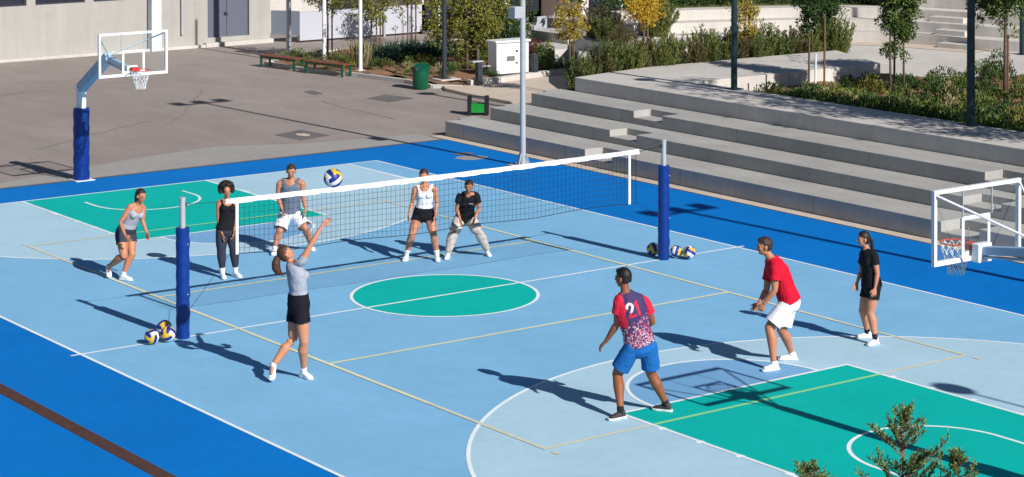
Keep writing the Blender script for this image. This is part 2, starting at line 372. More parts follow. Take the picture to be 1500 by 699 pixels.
# amphitheatre
am = thing('curved_amphitheatre', 'curved pale concrete amphitheatre of three tall steps behind the trees', 'amphitheatre', (30, 19, 1.1))
cv = [(23.6,22.15),(25.1,21.9),(26.4,21.5),(27.9,20.9),(29.3,20.3),(30.4,19.5),(31.3,18.4),(31.8,17),(32.1,15.6),(32.5,14.2),(33.2,12.4),(34.5,10.2),(36.5,7.5)]
def smooth_curve(p, n=5):
    out = []
    for i in range(len(p)-1):
        p0 = V(p[max(i-1,0)]); p1 = V(p[i]); p2 = V(p[i+1]); p3 = V(p[min(i+2,len(p)-1)])
        for k in range(n):
            t = k/n; out.append(.5*((2*p1)+(-p0+p2)*t+(2*p0-5*p1+4*p2-p3)*t*t+(-p0+3*p1-3*p2+p3)*t*t*t))
    out.append(V(p[-1])); return out
cvs = smooth_curve(cv)
def offs(pts, d):
    o = []
    for i, p in enumerate(pts):
        t = (pts[min(i+1,len(pts)-1)]-pts[max(i-1,0)]).normalized(); o.append(p+V((-t.y, t.x))*d)
    return o
z0 = 1.0
for k in range(4):
    a = offs(cvs, .85*k); c = offs(cvs, .85*(k+1)+(.04 if k<3 else 1.2)); h = 1.17+.345*(k+1) if k < 3 else 1.17+.345*3+.05
    if k == 3: break
    poly = [(p.x,p.y) for p in a]+[(p.x,p.y) for p in reversed(c)]
    b = MB(); n = len(a)
    vs = [(p.x,p.y,z0) for p in a]+[(p.x,p.y,z0) for p in c]+[(p.x,p.y,h) for p in a]+[(p.x,p.y,h) for p in c]
    fs = []
    for i in range(n-1):
        fs += [(i,i+1,2*n+i+1,2*n+i),(2*n+i,2*n+i+1,3*n+i+1,3*n+i),(n+i+1,n+i,3*n+i,3*n+i+1)]
    fs += [(0,2*n,3*n,n),(n-1,2*n-1,4*n-1,3*n-1)]
    b.add(vs, fs); local(b.build('curved_step', M_conc_w), am)
# half steps in the curved stairs (right)
b = MB()
for k, i in ((0,37),(1,35),(2,33)):
    a = offs(cvs, .85*k-.45)
    p, q = a[i], a[i+4]; t = (q-p).normalized(); n_ = V((-t.y, t.x)); zz = 1.17+.345*k
    vs = [(p.x,p.y,zz-.2),(q.x,q.y,zz-.2),((q+n_*.5).x,(q+n_*.5).y,zz-.2),((p+n_*.5).x,(p+n_*.5).y,zz-.2)]
    b.add(vs+[(v[0],v[1],zz+.17) for v in vs], [(0,3,2,1),(4,5,6,7),(0,1,5,4),(1,2,6,5),(2,3,7,6),(3,0,4,7)])
local(b.build('stair_block', M_conc_w, bevel=.01), am)
c3 = offs(cvs, 2.5)
sheet('gravel_strip', [(p.x,p.y) for p in offs(cvs,-1.1)[12:44]]+[(p.x,p.y) for p in reversed(offs(cvs,.05)[12:44])], 1.18, M_tan)
# upper lawn beyond the amphitheatre
M_grassy = surf('dry_lawn', [srgb(112,116,66), (0.4,.7,1.2,.3,.7,O1), (5,.7,1.3,.3,.7,O1), (40,.7,1.3,.3,.7,O1)], .95, .8, 30)
up_ = [(p.x,p.y) for p in c3]
sheet('upper_lawn', list(reversed([(90,-5)]+[(90,90),(48,70),(40,40),(36,33),(27.5,26.2)]+up_)), 2.19, M_grassy)
# grey shaded wall top right
_o = offs(cvs, 2.62); _o2 = offs(cvs, 2.95)
_i = [i for i, p in enumerate(_o) if p.x > 33.0][0]
b = MB(); b.prism([(p.x,p.y) for p in _o[_i:]]+[(p.x,p.y) for p in reversed(_o2[_i:])], 1.2, 5.4)
tag(b.build('retaining_wall', M_conc_w), 'tall pale concrete wall rising behind the amphitheatre steps', 'wall')
fb = MB()
fn = thing('mesh_fence', 'thin wire fence on white posts above the amphitheatre', 'fence', (36, 26, 2.19))
for k in range(9):
    p = MB(); x = 27+k*2.1; y = 27.2-k*.5; p.tube([(x,y,2.15),(x,y,3.5)], .035, 6); local(p.build('fence_post', M_white), fn)
for zz in (2.5, 3.0, 3.45): fb.tube([(27,27.2,zz),(27+8*2.1,27.2-8*.5,zz)], .012, 4)
local(fb.build('rail_wire', M_steel), fn)

# ------------------------------------------------------------------ tan paving and plaza bed
pav = [(16.7,20.6),(16.75,23.0),(16.9,24.4),(17.3,25.2),(18.0,24.5),(19.2,24.5),(21.2,24.9),(26,25.4),(26,15.75),(13.6,15.95),(13.6,17.6),(15.6,18.3)]
b = MB(); b.prism(pav, -.05, .1); struct(b.build('paving', M_tan, bevel=.01))
b = MB()
for i, (p, q) in enumerate(zip([(18.0,24.5),(19.2,24.5),(21.2,24.9)], [(19.2,24.5),(21.2,24.9),(26,25.4)])):
    b.bar((p[0],p[1]+.14,.17), (q[0],q[1]+.14,.17), .24, .2)
tag(b.build('low_kerb_wall', M_conc_w, bevel=.01), 'low pale stone edging in front of the white cabinet', 'kerb')
plaza_bed = [(16.1,34.2),(16.3,31.8),(16.9,29.4),(17.3,27),(17.25,25.5),(18.1,24.7),(21.2,25.0),(27,25.6),(30,36.2),(23.4,36.5),(18,35.7)]
bumpy('planting_bed', plaza_bed, .1, M_soil, .08, .3)
kb = [(15.9,34.4),(16.05,31.8),(16.7,29.4),(17.1,27.0),(17.0,25.3),(17.7,24.6)]
b = MB()
for p, q in zip(kb, kb[1:]): b.bar((p[0],p[1],.06), (q[0],q[1],.06), .14, .13)
struct(b.build('plaza_kerb', M_conc_w, bevel=.01))
b = MB()
for p, q in zip([(16.0,34.4),(18,35.8),(23.4,36.6)], [(18,35.8),(23.4,36.6),(30,36.3)]): b.bar((p[0],p[1],.06), (q[0],q[1],.06), .16, .14)
struct(b.build('plaza_kerb', M_conc_w, bevel=.01))

# ------------------------------------------------------------------ buildings
bd = thing('school_building', 'long pale painted building with dark window bands behind the plaza', 'building', (5, 41, 0))
WX0, WX1 = -12, 19.9
wins = [(-7.2,-5.2),(-4.8,-2.8),(-2.4,-.4),(0,2.0),(2.4,4.6),(5.0,7.2),(7.5,9.58),(9.93,11.92),(12.27,14.25),(14.75,16.3)]
zs, zh = 2.0, 3.6
b = MB(); b.box(WX0,41,0,WX1,41.3,.06)
b = MB()
# wall with openings: lower band, piers, top band, door opening 17.12..18.92 z .33..2.5
b.box(WX0,41,0,17.1,41.25,zs); b.box(17.1,41,0,18.95,41.25,.33); b.box(18.95,41,0,WX1,41.25,6.5)
b.box(17.1,41,2.6,18.95,41.25,6.5)
xs = [WX0]+[v for w_ in wins for v in w_]+[17.1]
for i in range(0, len(xs), 2): b.box(xs[i],41,zs,xs[i+1],41.25,zh)
b.box(WX0,41,zh,17.1,41.25,6.5)
b.box(WX0,41.25,0,WX0+.3,50,6.5); b.box(WX1-.3,41.25,0,WX1,50,6.5)
local(b.build('wall', M_wall), bd)
b = MB(); b.box(WX0-.2,40.8,6.5,WX1+.2,50.2,6.7); local(b.build('roof', M_conc), bd)
for w_ in wins:
    b = MB(); f = .05
    for (x0,z0_,x1,z1) in ((w_[0],zs,w_[1],zs+f),(w_[0],zh-f,w_[1],zh),(w_[0],zs+f,w_[0]+f,zh-f),(w_[1]-f,zs+f,w_[1],zh-f),((w_[0]+w_[1])/2-.02,zs+f,(w_[0]+w_[1])/2+.02,zh-f)):
        b.box(x0,41.10,z0_,x1,41.18,z1)
    wf = local(b.build('window', M_dark), bd)
    g2 = MB(); g2.box(w_[0]+f,41.14,zs+f,w_[1]-f,41.15,zh-f); go = g2.build('pane', M_winglass, wf)
b = MB(); b.box(WX0,40.75,-.02,16.9,40.998,.1); b.box(16.9,40.72,-.02,WX1,40.998,.16)
local(b.build('plinth', M_conc_w, bevel=.01), bd)
b = MB(); b.box(17.1,41.12,.33,18.0,41.17,2.6); b.box(18.02,41.12,.33,18.95,41.17,2.6)
dr = local(b.build('door', mat('grey_door', srgb(98,102,116), .5, .05, 3)), bd)
b = MB(); b.box(17.88,41.06,1.2,17.98,41.12,1.3); b.box(17.93,41.05,1.2,18.05,41.075,1.24); b.build('handle', M_dark, dr)
b = MB(); b.box(17.3,41.11,.5,17.304,41.119,2.4)
b = MB(); b.box(14.5,40.62,.0,14.92,40.96,6.5)
local(b.build('pilaster', mat('pale_blue_paint', srgb(205,216,228), .6, .04, 3), bevel=.01), bd)
b = MB(); b.tube([(15.95,40.92,.55),(15.95,40.92,6.4)], .045, 8); local(b.build('drainpipe', M_steel, smooth='auto'), bd)
for k in range(9): b = MB(); b.box(-9+k*2.9, 40.996, .12, -8.99+k*2.9, 41.02, 1.98); local(b.build('panel_joint', M_line_white_old), bd)
# white boundary wall, shade on its white return painted as grey
ww = thing('boundary_wall', 'smooth white boundary wall running beyond the young trees', 'wall', (25, 40, 0))
b = MB(); b.box(20.67,40.0,.08,33,40.2,1.2); local(b.build('wall', M_wallw), ww)
b = MB(); b.prism([(19.92,40.98),(20.67,40.0),(20.67,40.2),(20.05,41.0)], .3, 1.25); local(b.build('end_panel', mat('white_wall_shade_grey', srgb(120,128,140), .6, .04, 4)), ww)
b = MB(); b.tube([(24.6,39.9,0),(24.6,39.9,1.35)], .05, 8); local(b.build('post', M_steel, smooth='auto'), ww)
# house beyond the boundary wall
hs = thing('annexe_building', 'white annexe building behind the white boundary wall', 'building', (27, 47, 0))
b = MB(); b.box(21.5,46,0,33,52,7); b.box(24.0,43.5,0,24.3,46,3.4)
local(b.build('wall', M_wallw), hs)
b = MB(); b.box(21.3,45.7,7,33.2,52.2,7.2); local(b.build('roof', M_conc), hs)
for x in (22.5, 25.5, 28.5):
    b = MB(); b.box(x,45.95,1.1,x+1.6,45.99,2.6); local(b.build('window', M_winglass), hs)
b = MB(); b.prism([(21.6,44.0),(24,44.0),(24,45.9),(21.6,45.9)], 0, 1.6); local(b.build('stair_block', M_conc_w), hs)
# pavilion (middle)
pv = thing('entrance_pavilion', 'cream pavilion with dark glazed openings behind the cabinet', 'building', (33, 37, 0))
M_cream = surf('cream_wall', [srgb(222,208,196), (0.4,.97,1.03,.3,.7,O1), (5,.98,1.02,.3,.7,O1)], .85)
b = MB(); b.box(36.2,36,.1,39.8,36.3,5); b.box(26.5,40,0,39.8,44,5); b.box(32.6,37.4,0,33.2,39.9,5); b.box(27.8,37.6,2.9,39.8,39.95,5)
local(b.build('wall', M_cream), pv)
b = MB(); b.box(26.6,39.9,.6,32.5,39.97,3); b.box(33.4,39.9,.3,36.0,39.97,3); local(b.build('window', M_winglass), pv)
for x in (27.2, 28.9, 30.6, 34.6): b = MB(); b.box(x,39.8,.3,x+.09,39.89,3); local(b.build('window_frame', M_white), pv)
b = MB(); b.box(26.0,36.8,5.0,40.1,44.2,5.25); local(b.build('roof', M_conc), pv)
b = MB()
for x, y in ((34.3,36.6),(35.3,36.4)): b.tube([(x,y,.05),(x,y,5)], .09, 10)
local(b.build('column', M_white, smooth='auto'), pv)
b = MB(); b.box(26.5,35.9,.0,40,41,.12); local(b.build('plinth', M_tan), pv)
# frosted balustrade
bs = thing('glass_balustrade', 'frosted grey glass balustrade along the pavilion ramp', 'balustrade', (29, 35.2, 0))
M_frost = mat('frosted_glass', srgb(168,176,184), .25, .05, 2)
for k in range(4):
    b = MB(); b.box(26.9+k*1.05,34.6-.35*k,.0,27.85+k*1.05,34.64-.35*k,1.05); local(b.build('glass_panel', M_frost), bs)
    b = MB(); b.tube([(27.9+k*1.05,34.6-.35*k,.0),(27.9+k*1.05,34.6-.35*k,1.15)], .03, 6); local(b.build('post', M_steel), bs)
# white block steps beside pavilion
st = thing('entrance_steps', 'white concrete block steps beside the yellow leaved trees', 'steps', (26, 27, 0))
for k, (x, y, w2, h) in enumerate(((22.8,26.2,1.7,.8),(24.3,27.4,1.6,1.15),(25.8,28.4,1.8,1.45),(27.8,27.6,2.0,1.25))):
    b = MB(); b.box(x,y,0,x+w2,y+2.2,h); local(b.build('step_block', M_conc_w, bevel=.02), st)
pl = MB(); pl.prism([(21.2,19.8),(26.3,21.4),(27.2,23.6),(26.0,24.6),(22.0,24.2)], 1.0, 1.48)
tag(pl.build('raised_planter', M_conc_w, bevel=.02), 'low pale concrete planter holding the leafy shrubs and yellow tree', 'planter')

# ------------------------------------------------------------------ street furniture
def bench(x, y, ang, lab):
    t = thing('bench', lab, 'bench', (x, y, 0), ang, 'benches at the edge of the plaza')
    b = MB()
    for k in range(4): b.box(-1.0,-.23+k*.12,.4,1.0,-.13+k*.12,.44)
    b.build('seat', M_wood, t, bevel=.006)
    for s in (-.9, .9):
        for q in (-.2, .2):
            b = MB(); b.box(s-.03,q-.03,0,s+.03,q+.03,.385); b.build('leg', M_green_plastic, t)
    b = MB(); b.box(-.95,-.22,.34,.95,-.19,.395); b.box(-.95,.19,.34,.95,.22,.395); b.build('frame', M_green_plastic, t)
bench(15.75, 33.0, math.radians(-80), 'brown slatted bench with green legs below the steel lamp post')
bench(16.15, 30.5, math.radians(-78), 'brown slatted bench with green legs below the white flagpoles')
def litter_bin():
    t = thing('litter_bin', 'dark green round litter bin with sloping hooded top', 'bin', (16.55, 25.35, 0))
    b = MB(); b.tube([(0,0,0),(0,0,.04),(0,0,.08),(0,0,.62)], [.22,.24,.26,.28], 20); b.build('body', M_green_plastic, t, smooth='auto')
    b = MB(); vs = []; n = 20
    for k in range(n): a = 2*PI*k/n; vs.append((.285*math.cos(a), .285*math.sin(a), .63))
    for k in range(n): a = 2*PI*k/n; vs.append((.285*math.cos(a), .285*math.sin(a), .74+.10*math.cos(a-.6)))
    b.add(vs, [tuple(range(n,2*n)), tuple(reversed(range(n)))]+[(i,(i+1)%n,n+(i+1)%n,n+i) for i in range(n)]); b.build('hood', M_green_plastic, t, smooth='auto')
    b = MB(); b.box(-.30,-.16,.64,-.2,.14,.74); b.build('opening', M_dark, t)
litter_bin()
t = thing('box_bin', 'low bright green bin between black side plates by the seating steps', 'bin', (14.6, 19.35, 0), math.radians(-38))
b = MB(); b.box(-.21,-.2,.08,.21,.2,.34); b.build('body', M_bin_green, t, bevel=.01)
for s in (-1, 1):
    b = MB(); b.box(s*.26-.06,-.22,0,s*.26+.06,.22,.56); b.build('side_plate', M_netb, t, bevel=.01)
b = MB(); b.box(-.225,-.05,.53,.225,.05,.56); b.build('top_rail', M_dark, t)
t = thing('utility_cabinet', 'large white electrical cabinet with dark base by the shrubs', 'cabinet', (20.55, 25.9, .08), math.radians(-3))
b = MB(); b.box(-.66,-.28,.12,.66,.28,1.18); b.build('body', M_white, t, bevel=.02)
b = MB(); b.box(-.72,-.33,1.18,.72,.33,1.26); b.build('lid', M_white, t, bevel=.02)
b = MB(); b.box(-.64,-.26,0,.64,.26,.12); b.build('base', M_dark, t)
b = MB(); b.box(-.25,-.285,.55,.08,-.275,.72); b.build('vent', mat('grey_vent', srgb(120,116,118), .6), t)
b = MB(); b.box(.12,-.295,.85,.2,-.275,.92); b.box(.12,-.295,.45,.2,-.275,.5); b.build('latch', M_dark, t)
for x, y, l in ((18.2,24.35,'dark square bollard light with two flat plates, left of the white cabinet'),(21.0,25.0,'dark round bollard in front of the white cabinet')):
    t = thing('bollard_light', l, 'bollard', (x, y, .1))
    b = MB(); b.box(-.09,-.09,0,.09,.09,.78); b.build('post', M_dark, t, bevel=.01)
    if x < 20:
        b = MB(); b.box(-.32,-.1,.78,.12,.1,.82); b.box(.09,-.08,.6,.42,.08,.64); b.build('lamp_plate', M_steel, t)
def lamp(x, y, z, h, r, m_, lab, head='bar', name='lamp_post'):
    t = thing(name, lab, 'lamp post' if name == 'lamp_post' else 'flagpole', (x, y, z))
    b = MB(); b.tube([(0,0,0),(0,0,h)], [r, r*.75], 12); b.build('pole', m_, t, smooth='auto')
    b = MB(); b.box(-r*2.1,-r*2.1,0,r*2.1,r*2.1,.03); b.build('base_plate', m_, t, bevel=.005)
    if head == 'flood':
        b = MB(); b.box(-.9,-.04,h-.1,.9,.04,h); b.build('crossbar', m_, t)
        for s in (-.75, 0, .75):
            b = MB(); b.box(s-.22,-.2,h+.02,s+.22,.12,h+.3); b.build('floodlight', M_dark, t, bevel=.02)
    elif head == 'disc':
        b = MB(); b.tube([(0,0,h),(0,0,h+.06),(0,0,h+.14)], [.3,.3,.1], 16); b.build('lamp_head', m_, t, smooth='auto')
    elif head == 'ball':
        b = MB(); b.ball((0,0,h+.05), .06, 6); b.build('finial', m_, t, smooth=True)
    return t
fl = lamp(10.07, 11.02, .004, 10.2, .078, M_steel, 'tall galvanised floodlight post at the blue court edge', 'flood')
b = MB(); b.box(-.36,-.15,3.83,-.07,.15,4.13); b.build('junction_box', M_steel, fl, bevel=.02)
b = MB()
for a in range(4):
    c, s = math.cos(a*PI/2+.4), math.sin(a*PI/2+.4); b.bar((.08*c,.08*s,.32), (.2*c,.2*s,.03), .015, .05)
    b.box(.2*c-.02,.2*s-.02,.03,.2*c+.02,.2*s+.02,.07)
b.box(-.3,-.3,.0,.3,.3,.028)
b.build('bracing', M_steel, fl)
lamp(10.1, -11.9, .004, 10.2, .105, M_steel, 'tall galvanised floodlight post at the court edge outside the photo', 'flood')
lamp(17.87, 36.11, 0, 8, .1, M_steel, 'grey steel lamp post behind the far bench', 'disc')
lamp(17.9, 33.63, .05, 8, .075, M_white, 'slim white flagpole rising behind the two benches', 'ball', 'flagpole')
lamp(17.21, 30.08, .1, 8, .07, M_white, 'slim white flagpole on a round base right of the benches', 'ball', 'flagpole')
b = MB(); b.box(17.7,25.8,.05,18.5,26.4,.16); struct(b.build('lamp_footing', M_conc_w, bevel=.01))
lamp(18.05, 26.14, .16, 8, .085, M_dark, 'dark grey lamp post beside the green litter bin', 'disc')
lamp(16.85, 10.4, 1.52, 7.5, .09, M_gdark, 'dark green lamp post by the terrace corner, above the seating steps', 'disc')
lamp(16.9, 1.95, 1.52, 7.5, .105, M_gdark, 'dark green lamp post in the planting bed, at far right front', 'disc')
lamp(32.2, 13.3, 1.17, 7.5, .085, M_gdark, 'dark lamp post on the walkway at far right, behind the staked tree', 'disc')
t = thing('globe_lamp', 'slim globe lamp post outside the photo casting a round shadow', 'lamp post', (3.3, -21.0, 0))
b = MB(); b.tube([(0,0,0),(0,0,6.8)], .03, 8); b.build('pole', M_steel, t, smooth='auto')
b = MB(); b.ball((0,0,7.0), .23, 12); b.build('globe', M_white, t, smooth=True)

# ------------------------------------------------------------------ basketball hoops
def hoop(loc, rz, lab):
    t = thing('basketball_hoop', lab, 'basketball hoop', loc, rz, 'basketball hoops')
    # local: pole at origin, board towards -Y, board plane y=-2.87
    b = MB(); b.tube([(0,0,0),(0,0,2.30)], .125, 16); b.build('pole', M_white, t, smooth='auto')
    b = MB(); b.box(-.25,-.25,0,.25,.25,.02); b.build('base_plate', M_white, t)
    M_arm = mat('pale_blue_metal', srgb(150,182,208), .45, .06, 4)
    b = MB(); n = 4
    for (p, q, w0, w1) in (((0,.02,2.28),(0,-1.58,3.22),.25,.2),):
        b.bar(p, q, .2, .24)
    b.bar((0,-1.5,3.19), (0,-2.72,3.02), .13, .12)
    b.bar((0,-1.5,3.06), (0,-2.72,2.93), .1, .03)
    b.build('arm', M_arm, t, bevel=.01)
    # padding, slightly wavy
    b = MB(); pts = []; rd = []
    for k in range(15):
        z = .03+k*(1.8-.03)/14; pts.append((0,0,z)); rd.append(.2+.008*math.sin(k*2.1))
    b.tube(pts, rd, 18); pd = b.build('padding', M_padding, t, smooth='auto')
    b = MB()
    for k in range(12): z0 = .06+k*.145; b.tube([(-.02,-.195,z0),(0,-.205-.004*(k%2),z0+.07),(-.02,-.195,z0+.14)], [.015,.02,.015], 6)
    b.build('lacing', M_padding, pd, smooth='auto')
    y = -2.87; fr = t
    b = MB(); x0, x1, z0, z1, f = -.9, .9, 2.88, 3.93, .055
    b.box(x0,y-.025,z0,x1,y+.035,z0+f+.01); b.box(x0,y-.025,z1-f,x1,y+.035,z1); b.box(x0,y-.025,z0+f+.01,x0+f,y+.035,z1-f); b.box(x1-f,y-.025,z0+f+.01,x1,y+.035,z1-f)
    bf = b.build('backboard_frame', M_white, t)
    b = MB(); b.box(x0+f,y-.008,z0+f+.01,x1-f,y+.002,z1-f); b.build('backboard_pane', M_glass, t)
    b = MB(); a0, a1, c0, c1, f2 = -.295, .295, 3.05, 3.50, .055
    b.box(a0,y-.016,c0-.1,a1,y-.0085,c0-.1+f2); b.box(a0,y-.016,c1-f2,a1,y-.0085,c1); b.box(a0,y-.016,c0-.1+f2,a0+f2,y-.0085,c1-f2); b.box(a1-f2,y-.016,c0-.1+f2,a1,y-.0085,c1-f2)
    b.build('target_square', M_white, t)
    for xx in (-.3, .3):
        b = MB(); b.box(xx-.008,y+.003,3.5,xx+.008,y+.02,z1-f); b.build('backboard_stay', M_steel, t)
    b = MB()
    for s in (-1, 1): b.tube([(0,-1.55,3.24),(s*.86,y+.05,3.86)], .018, 8)
    b.build('brace', M_white, t, smooth='auto')
    b = MB(); b.box(-.14,y+.035,2.86,.14,y+.16,3.12); b.build('mounting_plate', M_white, t, bevel=.01)
    ry = y-.15-.225
    b = MB(); b.tube([(.225*math.cos(a), ry+.225*math.sin(a), 3.05) for a in [2*PI*k/28 for k in range(29)]], .011, 8)
    b.box(-.09,y-.17,3.0,.09,y-.016,3.09)
    rm = b.build('rim', M_orange, t, smooth='auto')
    b = MB(); N = 12; rad = [.222,.205,.18,.15,.125,.115]; zz = [3.04,2.96,2.87,2.78,2.69,2.60]
    for k in range(N):
        for sgn in (1, -1):
            pts = [(rad[i]*math.cos(2*PI*(k+sgn*i*.5)/N), ry+rad[i]*math.sin(2*PI*(k+sgn*i*.5)/N), zz[i]) for i in range(6)]
            b.tube(pts, .006, 4)
    b.build('net', M_netw, t)
    return t
hoop((.0, 15.9, 0), 0, 'basketball hoop with clear backboard at the far left baseline')
hoop((.03, -15.96, 0), PI, 'basketball hoop seen from behind, nearest on the right')

# ------------------------------------------------------------------ volleyball net and posts
def net_post(x, sg, lab, hgt=1.93):
    t = thing('net_post', lab, 'net post', (x, -.01, 0), 0, 'posts holding the volleyball net')
    b = MB(); b.tube([(0,0,0),(0,0,2.44)], .052, 14); b.build('pole', M_steel, t, smooth='auto')
    b = MB(); b.tube([(0,0,2.42),(0,0,2.46)], .057, 14); b.build('cap', M_steel, t, smooth='auto')
    b = MB(); pts = []; rd = []
    for k in range(28): z = .01+k*(hgt-.01)/27; pts.append((0,0,z)); rd.append(.118+.004*math.sin(k*1.7+x))
    b.tube(pts, rd, 20); pd = b.build('padding', M_padding, t, smooth='auto')
    for k in range(4):
        b = MB(); z0 = .28+k*.43+.06*math.sin(k*3+x); a = -.75 if sg > 0 else -.4
        c, s = math.cos(a), math.sin(a)
        b.ball((.098*c, .098*s, z0+.12), .036, 8, (1,1,3.4)); b.build('strap', M_padding, pd, smooth=True)
        if k in (1, 3): b = MB(); b.ball((.10*c-.03,-.112,z0+.1), .010, 5, (1.6,.6,1)); b.build('buckle', M_steel, pd)
    b = MB(); b.box(-.02+sg*.06,-.02,2.29,.02+sg*.06,.02,2.36); b.build('hook', M_dark, t)
    return t
net_post(-5.55, 1, 'net post with blue padding at the left, beside three balls')
net_post(5.43, -1, 'net post with blue padding at the right, below the seating steps')
nt_ = thing('volleyball_net', 'black volleyball net with white top band stretched across the court', 'volleyball net', (0, 0, 0))
XL, XR, ZTOP, ZB = -4.62, 4.70, 2.25, 1.33
def sag(x): return -.028*(1-(x/4.7)**2)
b = MB(); xs = [XL-.08+i*(XR-XL+.16)/120 for i in range(121)]
vs = []; fs = []
for x in xs: zz = sag(x)-.012*(x-XL)/9; wv = .006*math.sin(x*9)+.004*math.sin(x*23+1); wy = .008*math.sin(x*6.3); vs += [(x,-.012+wy,2.245+zz+wv),(x,.012+wy,2.245+zz+wv),(x,.012-wy,2.335+zz),(x,-.012-wy,2.335+zz)]
for i in range(120):
    for k in range(4): fs.append((i*4+k, i*4+(k+1)%4, i*4+4+(k+1)%4, i*4+4+k))
fs += [(3,2,1,0),(480,481,482,483)]; b.add(vs, fs); b.build('top_band', M_tape, nt_)
b = MB(); n = 93
def nz(x, k): # k 0..9 vertical index
    zt = 2.25+sag(x)-.012*(x-XL)/9; zb = ZB+sag(x)*1.6-.07*(x-XL)/9.3+.02*math.sin(x*2.3); return zt+(zb-zt)*k/9
r_ = .0032
for k in range(1, 9): b.tube([(XL+(XR-XL)*i/46, .004*math.sin(i*1.3+k), nz(XL+(XR-XL)*i/46, k)) for i in range(47)], r_, 4, False)
for i in range(n+1):
    x = XL+(XR-XL)*i/n; b.tube([(x, 0, nz(x,0)), (x, 0, nz(x,9))], r_, 4, False)
b.build('mesh', M_netb, nt_)
b = MB(); b.tube([(XL+(XR-XL)*i/46, 0, nz(XL+(XR-XL)*i/46, 9)) for i in range(47)], .007, 6); b.tube([(XR,0,2.25),(XR,0,nz(XR,9))], .006, 5); b.build('edge_cord', M_netb, nt_)
for x in (-4.47, 4.53):
    b = MB(); b.box(x-.028,-.01,nz(x,9)-.01,x+.028,.01,2.25); b.build('side_band', M_tape, nt_)
for p, q, r3 in (((-5.49,0,2.33),(XL-.08,0,2.29),.005),((5.37,0,2.33),(XR+.08,0,2.27),.007),((-5.44,0,.45),(XL,0,nz(XL,9)),.004),((5.32,0,.9),(XR,0,nz(XR,9)),.004)):
    b = MB(); b.tube([p, q], r3, 5); b.build('guy_cord', M_netb, nt_)

# ------------------------------------------------------------------ volleyballs
BALLM = [mat('ball_yellow', srgb(222,178,52), .45, .06, 6), mat('ball_blue', srgb(18,48,130), .45, .06, 6), mat('ball_white', srgb(232,228,222), .45, .04, 6), mat('ball_seam', srgb(60,55,60), .7)]
def ball_mesh():
    N = 18; b = MB(); idx = {}
    def P(ax, sg, i, j):
        u, w = math.tan((i/N*2-1)*PI/4), math.tan((j/N*2-1)*PI/4)
        p = [0,0,0]; p[ax] = sg; p[(ax+1)%3] = u; p[(ax+2)%3] = w; return V(p).normalized()
    for ax in range(3):
        for sg in (-1, 1):
            for i in range(N):
                for j in range(N):
                    q = []
                    for di, dj in ((0,0),(1,0),(1,1),(0,1)):
                        p = P(ax, sg, i+di, j+dj); k = (round(p.x,5), round(p.y,5), round(p.z,5))
                        if k not in idx:
                            ii, jj = i+di, j+dj
                            groove = (jj % 6 == 0 and jj not in (0, N)) or ii in (0, N) or jj in (0, N)
                            idx[k] = len(b.v); b.v.append(tuple(p*(.982 if groove else 1)))
                        q.append(idx[k])
                    st_ = j//6
                    b.f.append(tuple(q if sg > 0 else reversed(q))); b.m.append([(0,1,2),(2,1,0)][0 if sg > 0 else 1][st_] if ax != 1 else (1,0,1)[st_] if sg > 0 else (1,2,1)[st_])
    me = b.mesh('volleyball', BALLM); me.shade_smooth(); return me
bme = ball_mesh()
def ball(x, y, r, rot, lab, z=None, group='volleyballs on and over the court'):
    o = bpy.data.objects.new('volleyball', bme); COL.objects.link(o); o.location = (x, y, r+.012 if z is None else z); o.scale = (r,)*3
    o.rotation_euler = rot; tag(o, lab, 'ball', group)
ball(-5.36, -4.68, .15, (.5,.9,.3), 'yellow, blue and white volleyball flying in the air above the net', 3.415)
BALLS = [(-6.20,-.11,.128,(.2,1.2,1.9),'volleyball on the court left of the left net post, outermost of three'),
 (-5.90,-.13,.135,(1.0,.3,2.3),'volleyball leaning close to the left net post, in front of another ball'),
 (-5.74,.32,.135,(2.0,1.3,.4),'volleyball behind the other two at the left net post, farthest from the camera'),
 (5.48,.38,.135,(.4,2.2,1.6),'volleyball half hidden behind the left side of the right net post'),
 (5.71,-.08,.128,(1.9,.4,1.0),'volleyball touching its twin right of the right net post, nearer the post'),
 (5.84,-.33,.135,(.6,.2,1.4),'volleyball farthest right of the right net post')]
for q in BALLS: ball(*q)

# ------------------------------------------------------------------ vegetation
def leafm(name, c, c2, rough=.6):
    m_ = mat(name, c, rough, island=True, c2=c2, spec=.25)
    return m_
L_dark = leafm('foliage_dark', (.015,.04,.010), (.065,.12,.03))
L_mid = leafm('foliage_mid', (.03,.065,.012), (.16,.23,.05))
L_olive = leafm('foliage_olive', (.10,.12,.02), (.26,.25,.05))
L_yellow = leafm('foliage_yellow', (.42,.24,.02), (.66,.46,.05))
L_ygreen = leafm('foliage_yellow_green', (.20,.13,.03), (.52,.42,.05))
L_rose = leafm('foliage_rosemary', (.028,.05,.014), (.19,.22,.065))
L_blue = leafm('foliage_blue_green', (.02,.055,.035), (.07,.14,.09))
L_straw = leafm('foliage_straw', (.22,.19,.09), (.40,.34,.17))
L_red = leafm('foliage_red', (.10,.012,.018), (.22,.04,.04))
L_juniper = leafm('foliage_juniper', (.045,.085,.025), (.28,.33,.11))
def rnd(a=1): return V((random.gauss(0,1), random.gauss(0,1), random.gauss(0,1))).normalized()*a
def leaf(b, p, d, size, wid=.45):
    d = d.normalized(); s = d.cross(rnd()).normalized(); 
    a = p; c = p+d*size; n_ = d.cross(s)*size*.12
    b.v += [tuple(a), tuple(p+d*size*.5+s*size*wid*.5+n_), tuple(c), tuple(p+d*size*.5-s*size*wid*.5+n_)]
    o = len(b.v); b.f.append((o-4,o-3,o-2,o-1)); b.m.append(b.mi)
